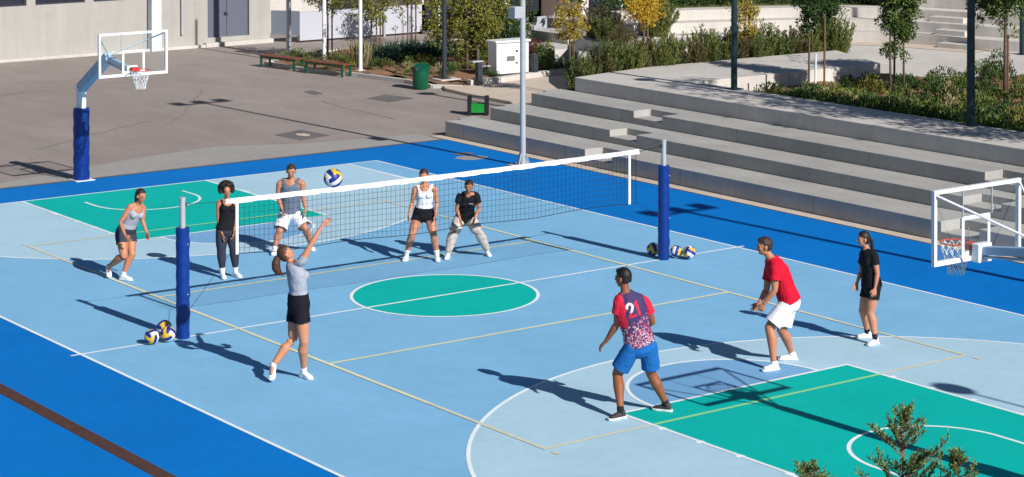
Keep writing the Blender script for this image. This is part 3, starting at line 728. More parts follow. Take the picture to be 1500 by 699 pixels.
def clump(b, c, r, n, size, upw=.3):
    for _ in range(n):
        d = rnd(); p = c+V((d.x*r, d.y*r, d.z*r*.8))*random.uniform(.35,1)**.6
        leaf(b, p, (d+rnd(.8)+V((0,0,upw))), size*random.uniform(.7,1.3))
def crown_mb(c, rx, ry, rz, nclump, nleaf, size, cr=.3, hole=.0):
    b = MB()
    for i in range(nclump):
        d = rnd(); k = random.uniform(.3,1)**.5; w = 1+.75*noise.noise(d*2.1+V((c[0]+rx,c[1]+rz,i*.01)))
        p = V(c)+V((d.x*rx, d.y*ry, d.z*rz))*k*w
        clump(b, p, cr*random.uniform(.6,1.2)*min(rx,rz), int(nleaf*random.uniform(.6,1.3)), size)
    return b
def tree(label, loc, h, trunk_r, crown_c, dims, m_, nclump=60, nleaf=40, size=.09, stems=1, stakes=0, cr=.3, name='young_tree', group=None, lean=0, m2=None):
    t = thing(name, label, 'tree', loc, random.uniform(0,6), group)
    t.rotation_euler = (0,0,0)
    b = MB()
    for s in range(stems):
        ox, oy = (0,0) if stems == 1 else (.22*math.cos(s*2.2+1), .22*math.sin(s*2.2+1)); top = crown_c[2]+dims[2]*.3
        b.tube([(ox,oy,-.1),(ox*1.05+lean*.3+random.uniform(-.03,.03),oy,top*.4),(ox*.9+lean*.7,oy,top*.75),(ox*.5+crown_c[0],oy*.5+crown_c[1],top)], [trunk_r,trunk_r*.85,trunk_r*.7,trunk_r*.3], 7)
        for k in range(7):
            a = random.uniform(0,6.28); zz = top*random.uniform(.65,.95); bx = lean*.8
            b.tube([(ox*.8+bx,oy*.8,zz),(bx+dims[0]*.5*math.cos(a),dims[1]*.5*math.sin(a),zz+.25),(bx+dims[0]*.8*math.cos(a),dims[1]*.8*math.sin(a),zz+.5)], [trunk_r*.4,trunk_r*.25,.006], 5)
    b.build('trunk', M_bark, t, smooth=True)
    b = crown_mb(crown_c, *dims, nclump, nleaf, size, cr)
    b.build('crown', m_, t, fix=False)
    for k in range(stakes):
        b = MB(); a = k*3.1+.4; b.tube([(.28*math.cos(a),.28*math.sin(a),-.1),(.28*math.cos(a),.28*math.sin(a),1.75+.2*k)], .03, 7); b.build('stake', M_stake, t, smooth='auto')
    return t
tree('young tree with red-brown stake between the two white flagpoles', (18.46,34.3,.1), 4, .04, (0,0,2.55), (.95,.9,.9), L_olive, 60, 45, .11, 1, 1)
tree('young thin trunked tree right of the second white flagpole', (18.9,31.7,.1), 4, .035, (-.1,0,2.35), (.85,.85,.95), L_olive, 60, 45, .11, 1, 2)
tree('young tree standing by the white boundary wall', (23.6,36.4,.1), 4, .045, (0,0,2.3), (.8,.8,.9), L_olive, 50, 45, .11, 1, 2)
tree('broad bushy tree with olive yellow crown behind the dark lamp post', (20.7,28.3,.1), 4, .07, (-.1,0,1.75), (1.35,1.2,1.2), L_olive, 150, 60, .12, 3, 0, .22, 'bushy_tree')
tree('dense dark green tree behind the white cabinet', (23.2,29.8,.1), 4, .07, (0,0,1.15), (1.1,1.0,1.15), L_dark, 110, 60, .1, 1, 0, .26, 'bushy_tree')
tree('short tree with ragged yellow crown left of the raised planter', (19.0,20.5,1.1), 3, .03, (0,0,1.35), (.6,.5,.8), L_ygreen, 75, 40, .08, 1, 1, .22, 'yellow_tree')
tree('small tree with bright golden crown in the raised planter', (23.0,21.6,1.4), 3, .035, (0,0,1.3), (.66,.6,.7), L_yellow, 95, 45, .08, 1, 1, .22, 'yellow_tree')
tree('slim upright tree with yellow green leaves behind the terrace hedge', (22.7,16.3,1.1), 3, .03, (0,0,1.55), (.44,.40,1.0), L_ygreen, 85, 40, .08, 1, 1, .28, 'yellow_tree')
tree('dense dark columnar tree rising above the right end of the hedge', (26.2,16.6,1.1), 3, .08, (0,0,2.0), (.75,.75,1.75), L_dark, 230, 60, .1, 1, 0, .25, 'bushy_tree')
tree('staked tree group of three thin trunks with narrow crown in the planting bed', (21.0,8.3,1.1), 4, .035, (.05,0,3.3), (.6,.6,1.85), L_mid, 300, 48, .10, 3, 0, .26, 'young_tree')
tree('tree with pale leaning trunk and round crown at the far right of the bed', (23.9,6.9,1.1), 4, .06, (.05,0,3.55), (1.1,1.1,1.35), L_mid, 300, 48, .11, 1, 1, .25, 'young_tree', lean=.1)
# trees of the same bed standing to the right of the photo, their shade falls on the steps
for i, (x, y, hh) in enumerate(((17.9,-1.6,9.3),(17.5,-2.8,7.4),(18.3,-4.6,8.4),(17.6,-4.3,5.4),(18.4,-1.9,6.2),(17.4,-7.5,7.6))):
    tree('tall eucalyptus right of the photo, %s' % ('closest to the photo and tallest','close behind the tallest','third back from the photo edge','shortest of the group','second nearest the bed','farthest from the photo')[i], (x,y,1.1), 4, .06, (-.5,0,hh-1.2), (1.5,1.9,1.5), L_mid, 95, 18, .17, 1, 0, .2, 'eucalyptus', 'tall trees right of the photo')
for i, (x, y) in enumerate(((22.5,-3.5),)):
    tree('young planting bed tree outside the right edge of the photo', (x,y,1.1), 4, .05, (0,0,3.6), (1.3,1.3,1.1), L_mid, 55, 32, .13, 1, 0, .22, 'young_tree', 'young trees right of the photo')
for x, y, h, m_, l in ((19.2,9.9,1.75,M_stake,'brown wooden stake at the left end of the planting bed'),(19.9,10.0,2.3,M_stake,'taller wooden stake at the left end of the planting bed'),(19.55,10.0,1.25,M_white,'short white stake between two brown stakes in the bed')):
    b = MB(); b.tube([(x,y,1.0),(x+.02,y,1.1+h)], .03, 7); tag(b.build('stake', m_, smooth='auto'), l, 'stake')

def spike_bush(h, r, nsp, m_, size=.07, density=60):
    """rosemary like shrub: upright leafy shoots"""
    b = MB()
    for i in range(nsp):
        a = random.uniform(0, 2*PI); k = random.uniform(0,1)**.6; base = V((math.cos(a)*r*k*.55, math.sin(a)*r*k*.55, 0))
        tip = V((math.cos(a)*r*k*1.1, math.sin(a)*r*k*1.1, h*random.uniform(.62,1.05)*(1-.3*k)))
        for j in range(density):
            t = random.uniform(.05,1); p = base.lerp(tip, t)+rnd(.05*(1.3-t)*h)
            leaf(b, p, (tip-base).normalized()*1.1+rnd(.7), size*random.uniform(.7,1.3), .28)
    return b
def plant(name, label, cat, loc, mbs, m_, group=None):
    o = mbs.build(name, m_, fix=False) if isinstance(mbs, MB) else None
    o.location = loc; tag(o, label, cat, group); return o
L_rose2 = leafm('foliage_rosemary_brown', (.045,.042,.018), (.19,.16,.065)); L_rose3 = leafm('foliage_rosemary_bright', (.04,.065,.015), (.25,.27,.07))
ROSE = [L_rose, L_rose2, L_rose3]
bush_src = [spike_bush(1.0, .56, 52, L_rose, .085, 75), spike_bush(.92, .55, 50, L_rose, .085, 75), spike_bush(1.08, .52, 52, L_rose, .085, 75)]
bush_me = [q.mesh('rosemary_bush', ROSE[i]) for i, q in enumerate(bush_src)]
def inst(me, name, label, cat, loc, rz, sc, group=None):
    o = bpy.data.objects.new(name, me); COL.objects.link(o); o.location = loc; o.rotation_euler = (0,0,rz); o.scale = sc if isinstance(sc,(tuple,list)) else (sc,)*3
    return tag(o, label, cat, group)
hp = [(15.9,16.0,.75,1.15)]+[(16.55+.62*i, 15.95+.25*(i%2), 1.32 if i < 14 else 1.3, (1.0,1.12,.95,1.15)[i%4]) for i in range(17)]
ordw = ['second','third','fourth','fifth','sixth','seventh','eighth','ninth','tenth','eleventh','twelfth','thirteenth','fourteenth','fifteenth','sixteenth','seventeenth']
for i, (x, y, z, s) in enumerate(hp):
    lb = 'leftmost rosemary bush of the hedge, growing lower beside the end of the steps' if i == 0 else 'rightmost and bushiest rosemary bush of the terrace hedge' if i == 17 else 'rosemary bush, %s from the left in the terrace hedge' % ordw[i-1]
    inst(bush_me[(0,1,0,2,1,2,0,1,2,0,1,0,2,0,1,2,0,2)[i]], 'rosemary_bush', lb, 'bush', (x,y,z), i*1.7, (s*.95,s*.95,s*(1.04+.55*noise.noise(V((i*1.37,2,3))) if i else 1.35)), 'rosemary hedge behind the terrace')
for i, (x, y, z, s) in enumerate(((22.0,22.4,1.45,1.0),(22.6,23.4,1.45,1.25),(24.2,22.4,1.45,1.3),(24.9,23.2,1.45,1.35),(21.7,21.2,1.45,.8))):
    inst([q for q in bush_me][i%3], 'planter_shrub', ['leaning shrub at the left of the raised planter','tall shrub behind the golden tree, on its left','shrub close behind the golden tree, on its right','large spreading shrub at the right of the raised planter','low shrub at the front left of the raised planter'][i], 'bush', (x,y,z), i*2.1, s, 'shrubs in the raised planter')
# red shrub and neighbour by the cabinet
b = MB(); 
for _ in range(26): clump(b, V((random.uniform(-.35,.35),random.uniform(-.3,.3),random.uniform(.55,1.0))), .16, 30, .08)
plant('red_leaf_shrub', 'dark red leaved shrub right of the white cabinet', 'bush', (21.9,26.5,.1), b, L_red)
b = MB()
for _ in range(50): clump(b, V((random.uniform(-.4,.4),random.uniform(-.35,.35),random.uniform(.1,.95))), .17, 32, .08)
plant('leafy_shrub', 'dense green shrub between the cabinet and the low kerb', 'bush', (22.3,26.2,.05), b, L_mid)
# blue green iris bed
b = MB()
for i in range(420):
    x, y = random.uniform(-1.9,1.9), random.uniform(-.8,.8); h = random.uniform(.45,.8)
    for k in range(5): leaf(b, V((x+random.uniform(-.08,.08),y,0)), V((random.uniform(-.35,.35),random.uniform(-.35,.35),1)), h*random.uniform(.7,1), .07)
plant('iris_clump', 'wide clump of tall blue green strap leaves before the white wall', 'plant', (20.6,32.2,.1), b, L_blue)
b = MB()
for i in range(260): leaf(b, V((random.uniform(-.25,.25),random.uniform(-.25,.25),0)), V((random.uniform(-.35,.35),random.uniform(-.35,.35),1)), random.uniform(.7,1.1), .035)
plant('feather_grass', 'tuft of pale straw coloured grass between the white flagpoles', 'plant', (17.9,31.2,.1), b, L_straw)
b = MB()
for i in range(200): leaf(b, V((random.uniform(-.2,.2),random.uniform(-.2,.2),0)), V((random.uniform(-.3,.3),random.uniform(-.3,.3),1)), random.uniform(.6,.95), .035)
for (x, y, z, l) in ((22.0,34.5,.1,'tall dark stalks of a plant against the white wall'),):
    bb = MB()
    bb.tube([(-.62,0,.02),(.62,0,.02)], .03, 5)
    for k in range(5):
        p = V((random.uniform(-.6,.6),random.uniform(-.2,.2),0)); h = random.uniform(.8,1.3)
        bb.tube([p, p+V((random.uniform(-.1,.1),0,h))], .012, 4)
        clump(bb, p+V((0,0,h)), .1, 26, .08)
    plant('seed_stalks', l, 'plant', (x,y,z), bb, L_dark)
# mound shrubs
def mound(r, h, m_, n=420, size=.07):
    b = MB()
    for _ in range(n):
        a = random.uniform(0,2*PI); k = random.uniform(0,1)**.5; x, y = r*k*math.cos(a), r*k*math.sin(a)
        z = h*math.sqrt(max(0,1-k*k))*random.uniform(.35,1.05)+.02*random.random()
        leaf(b, V((x,y,z)), V((x,y,h*.8))+rnd(.35*h), size*random.uniform(.7,1.4), .4)
    return b
def inb(x, y, poly):
    c = False; n = len(poly)
    for i in range(n):
        (x1, y1), (x2, y2) = poly[i], poly[i-1]
        if (y1 > y) != (y2 > y) and x < (x2-x1)*(y-y1)/(y2-y1)+x1: c = not c
    return c
def mound_into(b, x0, y0, z0, r, h, n, size):
    for _ in range(n):
        a = random.uniform(0,2*PI); k = random.uniform(0,1)**.5; x, y = r*k*math.cos(a), r*k*math.sin(a)
        z = h*math.sqrt(max(0,1-k*k))*random.uniform(.3,1.05)+.02
        leaf(b, V((x0+x,y0+y,z0+z)), V((x,y,h*.9))+rnd(.45*h), size*random.uniform(.7,1.5), .4)
COVM = {'g':L_mid,'d':L_dark,'o':L_olive,'r':L_rose,'s':L_straw, 'b':L_rose2, 'y':L_rose3}
cov = {k: MB() for k in 'gdors'}; cnt = 0
while cnt < 62:
    x, y = random.uniform(16.5,24), random.uniform(24.8,34.5)
    if not inb(x,y,plaza_bed) or abs(x-18.1)<.5 and abs(y-26.1)<.6 or (19.6<x<21.5 and y<26.5): continue
    mound_into(cov[random.choice('ggdorros')], x, y, .1, random.uniform(.25,.5), random.uniform(.18,.4), 330, .065); cnt += 1
for k in 'gdors':
    o = cov[k].build('ground_cover', COVM[k], fix=False); tag(o, {'g':'green','d':'dark green','o':'olive coloured','r':'brownish','s':'straw coloured'}[k]+' low planting spread over the plaza bed', 'ground cover'); o['kind'] = 'stuff'
cov = {k: MB() for k in 'gdors'}
def bz(x): return 1.08+.12*max(0,min(1,(x-20)/6))
y = 9.9
while y > -6:
    mound_into(cov[random.choice('gggdg')], 17.5+random.uniform(-.12,.25), y, bz(17.5), random.uniform(.36,.5), random.uniform(.42,.62), 480, .085); y -= random.uniform(.38,.55)
for _ in range(235):
    x, y = 17.9+8.6*random.random()**1.15, random.uniform(-5,9.6)
    if x > 20 and y > 6.5 and random.random() < .5: continue
    mound_into(cov[random.choice('gggdddoorrsd')], x, y, bz(x), random.uniform(.28,.55), random.uniform(.3,.62), 330, .095)
for k in 'gdors':
    o = cov[k].build('ground_cover', COVM[k], fix=False); tag(o, {'g':'green','d':'dark green','o':'yellowish','r':'brownish','s':'straw coloured'}[k]+' undergrowth filling the raised planting bed', 'ground cover'); o['kind'] = 'stuff'
def one(name, label, x, y, z, r, h, m_, n=520, size=.075):
    b = MB(); mound_into(b, 0, 0, 0, r, h, n, size); plant(name, label, 'shrub', (x,y,z), b, m_)
one('bed_shrub', 'small rounded shrub beside the brown stakes at the left of the bed', 20.6, 9.8, 1.15, .3, .5, L_dark)
one('bed_shrub', 'low spreading shrub against the walkway edge, left of the lamp post', 24.0, 9.2, 1.2, .6, .5, L_mid, 700)
one('bed_shrub', 'leafy shrub at the walkway edge just behind the front lamp post', 25.4, 9.0, 1.2, .55, .6, L_mid, 700)
one('bed_shrub', 'tall dark shrub right of the front lamp post near the leaning tree', 24.9, 8.0, 1.2, .55, 1.0, L_dark, 900)
one('bed_shrub', 'yellow green grassy shrub at the foot of the leaning tree', 24.6, 6.4, 1.2, .5, .6, L_olive, 700)

# far vegetation behind the fence
bb = MB()
for i in range(300): clump(bb, V((random.uniform(0,26), random.uniform(0,4), random.uniform(0,2.4))), .5, 26, .28)
for i in range(360):
    k = random.uniform(2,28); j = int(k); p = c3[j].lerp(c3[j+1], k-j); q = (c3[j+1]-c3[j]).normalized(); o_ = random.uniform(.5,2.6)
    clump(bb, V((p.x-q.y*o_-27, p.y+q.x*o_-30, random.uniform(.0,.75))), .3, 30, .12)
o = plant('background_shrubbery', 'dark mass of shrubs beyond the amphitheatre', 'shrubbery', (27,30,2.1), bb, L_dark); o['kind'] = 'stuff'

# foreground conifers
def juniper(h, r, nb, label, loc):
    t = thing('juniper_tree', label, 'tree', loc, 0, 'young junipers in the foreground')
    tw = MB(); tw.tube([(0,0,-.02),(0.03,0,h*.5),(0,0,h*.97)], [.05,.03,.005], 7); c = MB()
    for i in range(nb):
        u = random.uniform(0,1)**1.5                      # 0 top .. 1 bottom, more sprays near the top
        z0 = h*(1-.9*u)-.05; L = (.03+.46*(h-z0)**.9)*r/.6*random.uniform(.45,1.25)
        a = random.uniform(0,2*PI); d = V((math.cos(a), math.sin(a), 0))
        p0 = V((0,0,z0-.05)); tip = p0+d*L+V((0,0,L*random.uniform(.45,1.0)))
        tw.tube([p0, p0.lerp(tip,.6)-V((0,0,.015)), tip], [.007,.005,.002], 4)
        ns = max(5, int(L*44))
        for j in range(ns):
            q = p0.lerp(tip, .3+.7*(j+1)/ns); e = (d*.45+V((0,0,.95))+rnd(.5)).normalized(); sl_ = random.uniform(.04,.09)
            for k in range(11):
                s_ = q+e*sl_*k/11; leaf(c, s_, e+rnd(.8), random.uniform(.018,.034), .5)
    for k in range(60): leaf(c, V((0,0,h-.2+.2*k/60))+rnd(.012), V((0,0,1))+rnd(.9), .034, .45)
    tw.build('trunk', M_bark, t, smooth=True); c.build('crown', L_juniper, t, fix=False); return t
juniper(4.20, .60, 150, 'tallest pointed juniper top at the bottom right of the photo', (-9.83,-20.96,0))
juniper(3.83, .55, 115, 'juniper top right of the tallest one, at the bottom edge', (-9.47,-21.26,0))
juniper(3.74, .6, 115, 'lowest juniper top left of the tallest one, at the bottom edge', (-10.44,-20.52,0))

# ------------------------------------------------------------------ people
POSES = {
'A': dict(H=1.92, loc=[-4.378, 5.004, 0.0], face=[0.24, -0.963, -0.122], J=dict(
    anL=(0.065,-0.198,0.120), toL=(0.155,-0.360,0.040), anR=(-0.065,0.198,0.200), toR=(-0.147,-0.046,0.045), pel=(0.161,-0.103,0.922), chest=(0.256,-0.313,1.323), neck=(0.288,-0.371,1.473), head=(0.311,-0.471,1.658), shR=(0.140,-0.350,1.452), elR=(-0.054,-0.312,1.152), wrR=(-0.072,-0.552,0.945), haR=(-0.042,-0.651,0.854), shL=(0.429,-0.316,1.408), elL=(0.407,-0.342,1.138), wrL=(0.418,-0.478,0.944), haL=(0.433,-0.529,0.826), hiR=(0.047,-0.144,0.880), hiL=(0.266,-0.082,0.865), knR=(0.003,-0.343,0.504), knL=(0.211,-0.273,0.501))),
'B': dict(H=1.86, loc=[-2.525, 3.811, 0.0], face=[-0.324, -0.945, -0.05], J=dict(
    anR=(-0.125,0.040,0.110), toR=(-0.207,-0.244,0.035), anL=(0.125,-0.040,0.110), toL=(0.137,-0.292,0.035), pel=(-0.036,0.045,0.959), chest=(-0.014,0.037,1.361), neck=(-0.013,0.039,1.514), head=(-0.039,0.013,1.697), shR=(-0.168,0.103,1.463), elR=(-0.172,0.112,1.129), wrR=(-0.170,-0.032,0.885), haR=(-0.169,-0.060,0.765), shL=(0.124,-0.013,1.448), elL=(0.145,-0.011,1.130), wrL=(0.041,-0.137,0.924), haL=(0.009,-0.141,0.818), hiR=(-0.122,0.070,0.910), hiL=(0.060,0.010,0.898), knR=(-0.146,0.043,0.541), knL=(0.071,-0.080,0.545))),
'C': dict(H=1.97, loc=[-0.262, 5.185, 0.0], face=[-0.587, -0.795, -0.151], J=dict(
    anR=(-0.415,0.035,0.110), toR=(-0.626,-0.215,0.035), anL=(0.415,-0.035,0.110), toL=(0.333,-0.348,0.035), pel=(-0.013,0.087,0.813), chest=(-0.021,0.041,1.313), neck=(-0.029,0.026,1.498), head=(-0.052,-0.028,1.678), shR=(-0.222,0.154,1.423), elR=(-0.235,0.194,1.101), wrR=(-0.256,0.007,0.918), haR=(-0.247,-0.052,0.791), shL=(0.157,-0.126,1.423), elL=(0.188,-0.118,1.108), wrL=(0.151,-0.268,0.925), haL=(0.135,-0.309,0.794), hiR=(-0.100,0.137,0.765), hiL=(0.071,0.011,0.765), knR=(-0.298,0.028,0.456), knL=(0.140,-0.269,0.510))),
'D': dict(H=1.92, loc=[1.412, 2.873, 0.0], face=[-0.705, -0.699, -0.121], J=dict(
    anR=(-0.242,0.201,0.110), toR=(-0.484,-0.022,0.035), anL=(0.242,-0.201,0.110), toL=(0.056,-0.544,0.035), pel=(0.066,0.019,0.953), chest=(0.064,-0.021,1.351), neck=(0.052,-0.033,1.534), head=(0.007,-0.070,1.727), shR=(-0.115,0.076,1.448), elR=(-0.145,0.129,1.147), wrR=(-0.269,0.067,0.950), haR=(-0.300,0.050,0.820), shL=(0.217,-0.169,1.454), elL=(0.258,-0.169,1.147), wrL=(0.166,-0.254,0.949), haL=(0.126,-0.277,0.828), hiR=(-0.022,0.083,0.913), hiL=(0.158,-0.050,0.912), knR=(-0.219,0.022,0.544), knL=(0.129,-0.236,0.544))),
'E': dict(H=1.82, loc=[2.356, 2.582, 0.0], face=[-0.622, -0.757, -0.202], J=dict(
    anR=(-0.410,0.118,0.110), toR=(-0.650,-0.110,0.035), anL=(0.410,-0.118,0.110), toL=(0.310,-0.419,0.035), pel=(0.094,0.218,0.768), chest=(-0.022,-0.037,1.156), neck=(-0.069,-0.122,1.323), head=(-0.117,-0.208,1.484), shR=(-0.189,0.015,1.269), elR=(-0.219,0.081,0.982), wrR=(-0.246,-0.077,0.818), haR=(-0.242,-0.106,0.733), shL=(0.096,-0.195,1.268), elL=(0.149,-0.191,0.988), wrL=(-0.005,-0.254,0.831), haL=(-0.040,-0.256,0.747), hiR=(-0.011,0.270,0.724), hiL=(0.171,0.136,0.724), knR=(-0.299,0.104,0.468), knL=(0.151,-0.204,0.477))),
'F': dict(H=1.98, loc=[-5.491, -3.505, 0.0], face=[0.79, -0.273, 0.549], J=dict(
    anL=(-0.267,0.039,0.250), toL=(-0.393,-0.107,0.045), anR=(0.267,-0.039,0.130), toR=(0.302,-0.288,0.035), pel=(0.145,-0.086,1.218), chest=(0.133,-0.067,1.673), neck=(0.071,-0.017,1.885), head=(-0.006,0.043,2.026), shR=(0.130,-0.209,1.919), elR=(0.260,-0.274,2.187), wrR=(0.447,-0.331,2.492), haR=(0.569,-0.369,2.608), shL=(0.179,0.114,1.813), elL=(0.313,0.169,1.483), wrL=(0.403,0.250,1.412), haL=(0.411,0.297,1.546), hiL=(0.146,0.011,1.111), hiR=(0.135,-0.179,1.148), knL=(0.090,0.005,0.646), knR=(0.155,-0.229,0.647))),
'G': dict(H=2.08, loc=[-2.202, -8.48, 0.0], face=[-0.392, 0.919, -0.051], J=dict(
    anL=(-0.404,0.051,0.120), toL=(-0.606,0.065,0.040), anR=(0.404,-0.051,0.120), toR=(0.322,0.100,0.040), pel=(-0.032,0.043,1.065), chest=(-0.140,0.109,1.578), neck=(-0.221,0.163,1.858), head=(-0.229,0.211,2.073), shL=(-0.344,0.164,1.755), elL=(-0.309,0.254,1.377), wrL=(-0.386,0.430,1.085), haL=(-0.440,0.517,0.979), shR=(0.022,-0.008,1.714), elR=(0.204,0.025,1.370), wrR=(0.196,0.375,1.206), haR=(0.178,0.512,1.129), hiL=(-0.153,0.082,1.027), hiR=(0.088,-0.021,1.023), knL=(-0.273,0.287,0.612), knR=(0.178,0.028,0.596))),
'H': dict(H=2.08, loc=[1.539, -7.597, 0.0], face=[-0.861, 0.508, -0.021], J=dict(
    anL=(-0.346,-0.152,0.120), toL=(-0.571,-0.109,0.035), anR=(0.346,0.152,0.120), toR=(0.220,0.257,0.035), pel=(0.098,-0.052,1.076), chest=(-0.038,0.058,1.522), neck=(-0.140,0.138,1.763), head=(-0.228,0.207,1.957), shL=(-0.220,-0.054,1.650), elL=(-0.274,-0.096,1.294), wrL=(-0.389,0.034,1.064), haL=(-0.442,0.095,0.911), shR=(-0.029,0.277,1.606), elR=(-0.055,0.336,1.187), wrR=(-0.208,0.346,0.996), haR=(-0.296,0.359,0.893), hiL=(0.006,-0.110,1.024), hiR=(0.166,0.020,0.997), knL=(-0.281,0.020,0.658), knR=(0.046,0.075,0.562))),
'I': dict(H=1.86, loc=[3.872, -7.343, 0.0], face=[-0.887, 0.461, -0.031], J=dict(
    anL=(-0.107,-0.197,0.120), toL=(-0.331,-0.211,0.035), anR=(0.107,0.197,0.120), toR=(-0.040,0.305,0.035), pel=(0.015,0.007,0.967), chest=(-0.013,0.037,1.405), neck=(-0.049,0.067,1.597), head=(-0.090,0.101,1.759), shL=(-0.043,-0.113,1.502), elL=(-0.047,-0.191,1.202), wrL=(-0.097,-0.184,0.965), haL=(-0.129,-0.188,0.842), shR=(0.012,0.206,1.459), elR=(-0.009,0.240,1.149), wrR=(-0.099,0.240,0.984), haR=(-0.148,0.225,0.892), hiL=(-0.019,-0.081,0.919), hiR=(0.036,0.101,0.889), knL=(-0.094,-0.072,0.522), knR=(-0.037,0.160,0.505))),
}

def remesh(b, name, m_, vox, smooth_it=4, disp=None, cuts=None, thick=0, col=None):
    me = b.mesh(name, m_)
    bm = bmesh.new(); bm.from_mesh(me); bmesh.ops.recalc_face_normals(bm, faces=bm.faces[:]); bm.to_mesh(me); bm.free()
    o = bpy.data.objects.new(name, me); COL.objects.link(o)
    r = o.modifiers.new('r', 'REMESH'); r.mode = 'VOXEL'; r.voxel_size = vox; r.adaptivity = 0
    dg = bpy.context.evaluated_depsgraph_get(); dg.update()
    nm = bpy.data.meshes.new_from_object(o.evaluated_get(dg)); o.modifiers.clear()
    o.data = nm; nm.name = name; bpy.data.meshes.remove(me)
    bm = bmesh.new(); bm.from_mesh(nm)
    for _ in range(smooth_it): bmesh.ops.smooth_vert(bm, verts=bm.verts[:], factor=.5, use_axis_x=True, use_axis_y=True, use_axis_z=True)
    if disp:
        bm.normal_update()
        for v in bm.verts: v.co += v.normal*disp(v.co)
    if cuts:
        kill = [v for v in bm.verts if cuts(v.co)]
        bmesh.ops.delete(bm, geom=kill, context='VERTS')
        bmesh.ops.smooth_vert(bm, verts=[v for v in bm.verts if v.is_boundary], factor=.5, use_axis_x=True, use_axis_y=True, use_axis_z=True)
    if thick:
        bm.normal_update(); bnd = {v for v in bm.verts if v.is_boundary}
    bm.to_mesh(nm); bm.free()
    nm.materials.clear(); nm.materials.append(m_)
    if col:
        at = nm.color_attributes.new('pattern', 'FLOAT_COLOR', 'POINT')
        for i, v in enumerate(nm.vertices): at.data[i].color = tuple(col(v.co))+(1,)
    nm.shade_smooth()
    if thick:
        s = o.modifiers.new('solidify', 'SOLIDIFY'); s.thickness = thick; s.offset = 1
    return o
def skin(name, c): return mat(name, srgb(*c), .5, .06, 9, sss=.12, spec=.35)
def cloth(name, c, rough=.85): return mat(name, srgb(*c), rough, .06, 14, bump=.15, bscale=220, spec=.2)
M_jersey = bpy.data.materials.new('printed_jersey'); M_jersey.use_nodes = True
_t = M_jersey.node_tree; _a = _t.nodes.new('ShaderNodeVertexColor'); _a.layer_name = 'pattern'
_t.links.new(_a.outputs[0], _t.nodes['Principled BSDF'].inputs['Base Color']); _t.nodes['Principled BSDF'].inputs['Roughness'].default_value = .8
M_eye = mat('eye_dark', srgb(35,25,22), .3); M_lip = mat('lips', srgb(150,84,78), .5)
def seg(b, pts, rad, n=12, flat=1, wide=None):
    """rounded limb through points"""
    P = [V(p) for p in pts]; st = []
    for i, p in enumerate(P):
        d = (P[min(i+1,len(P)-1)]-P[max(i-1,0)]).normalized(); r = (wide-d*wide.dot(d)).normalized() if wide else d.orthogonal().normalized(); f = d.cross(r)
        st.append((p, r, f, rad[i], rad[i]*flat))
    b.loft(st, n)
def lerp(a, b, t): return a+(b-a)*t
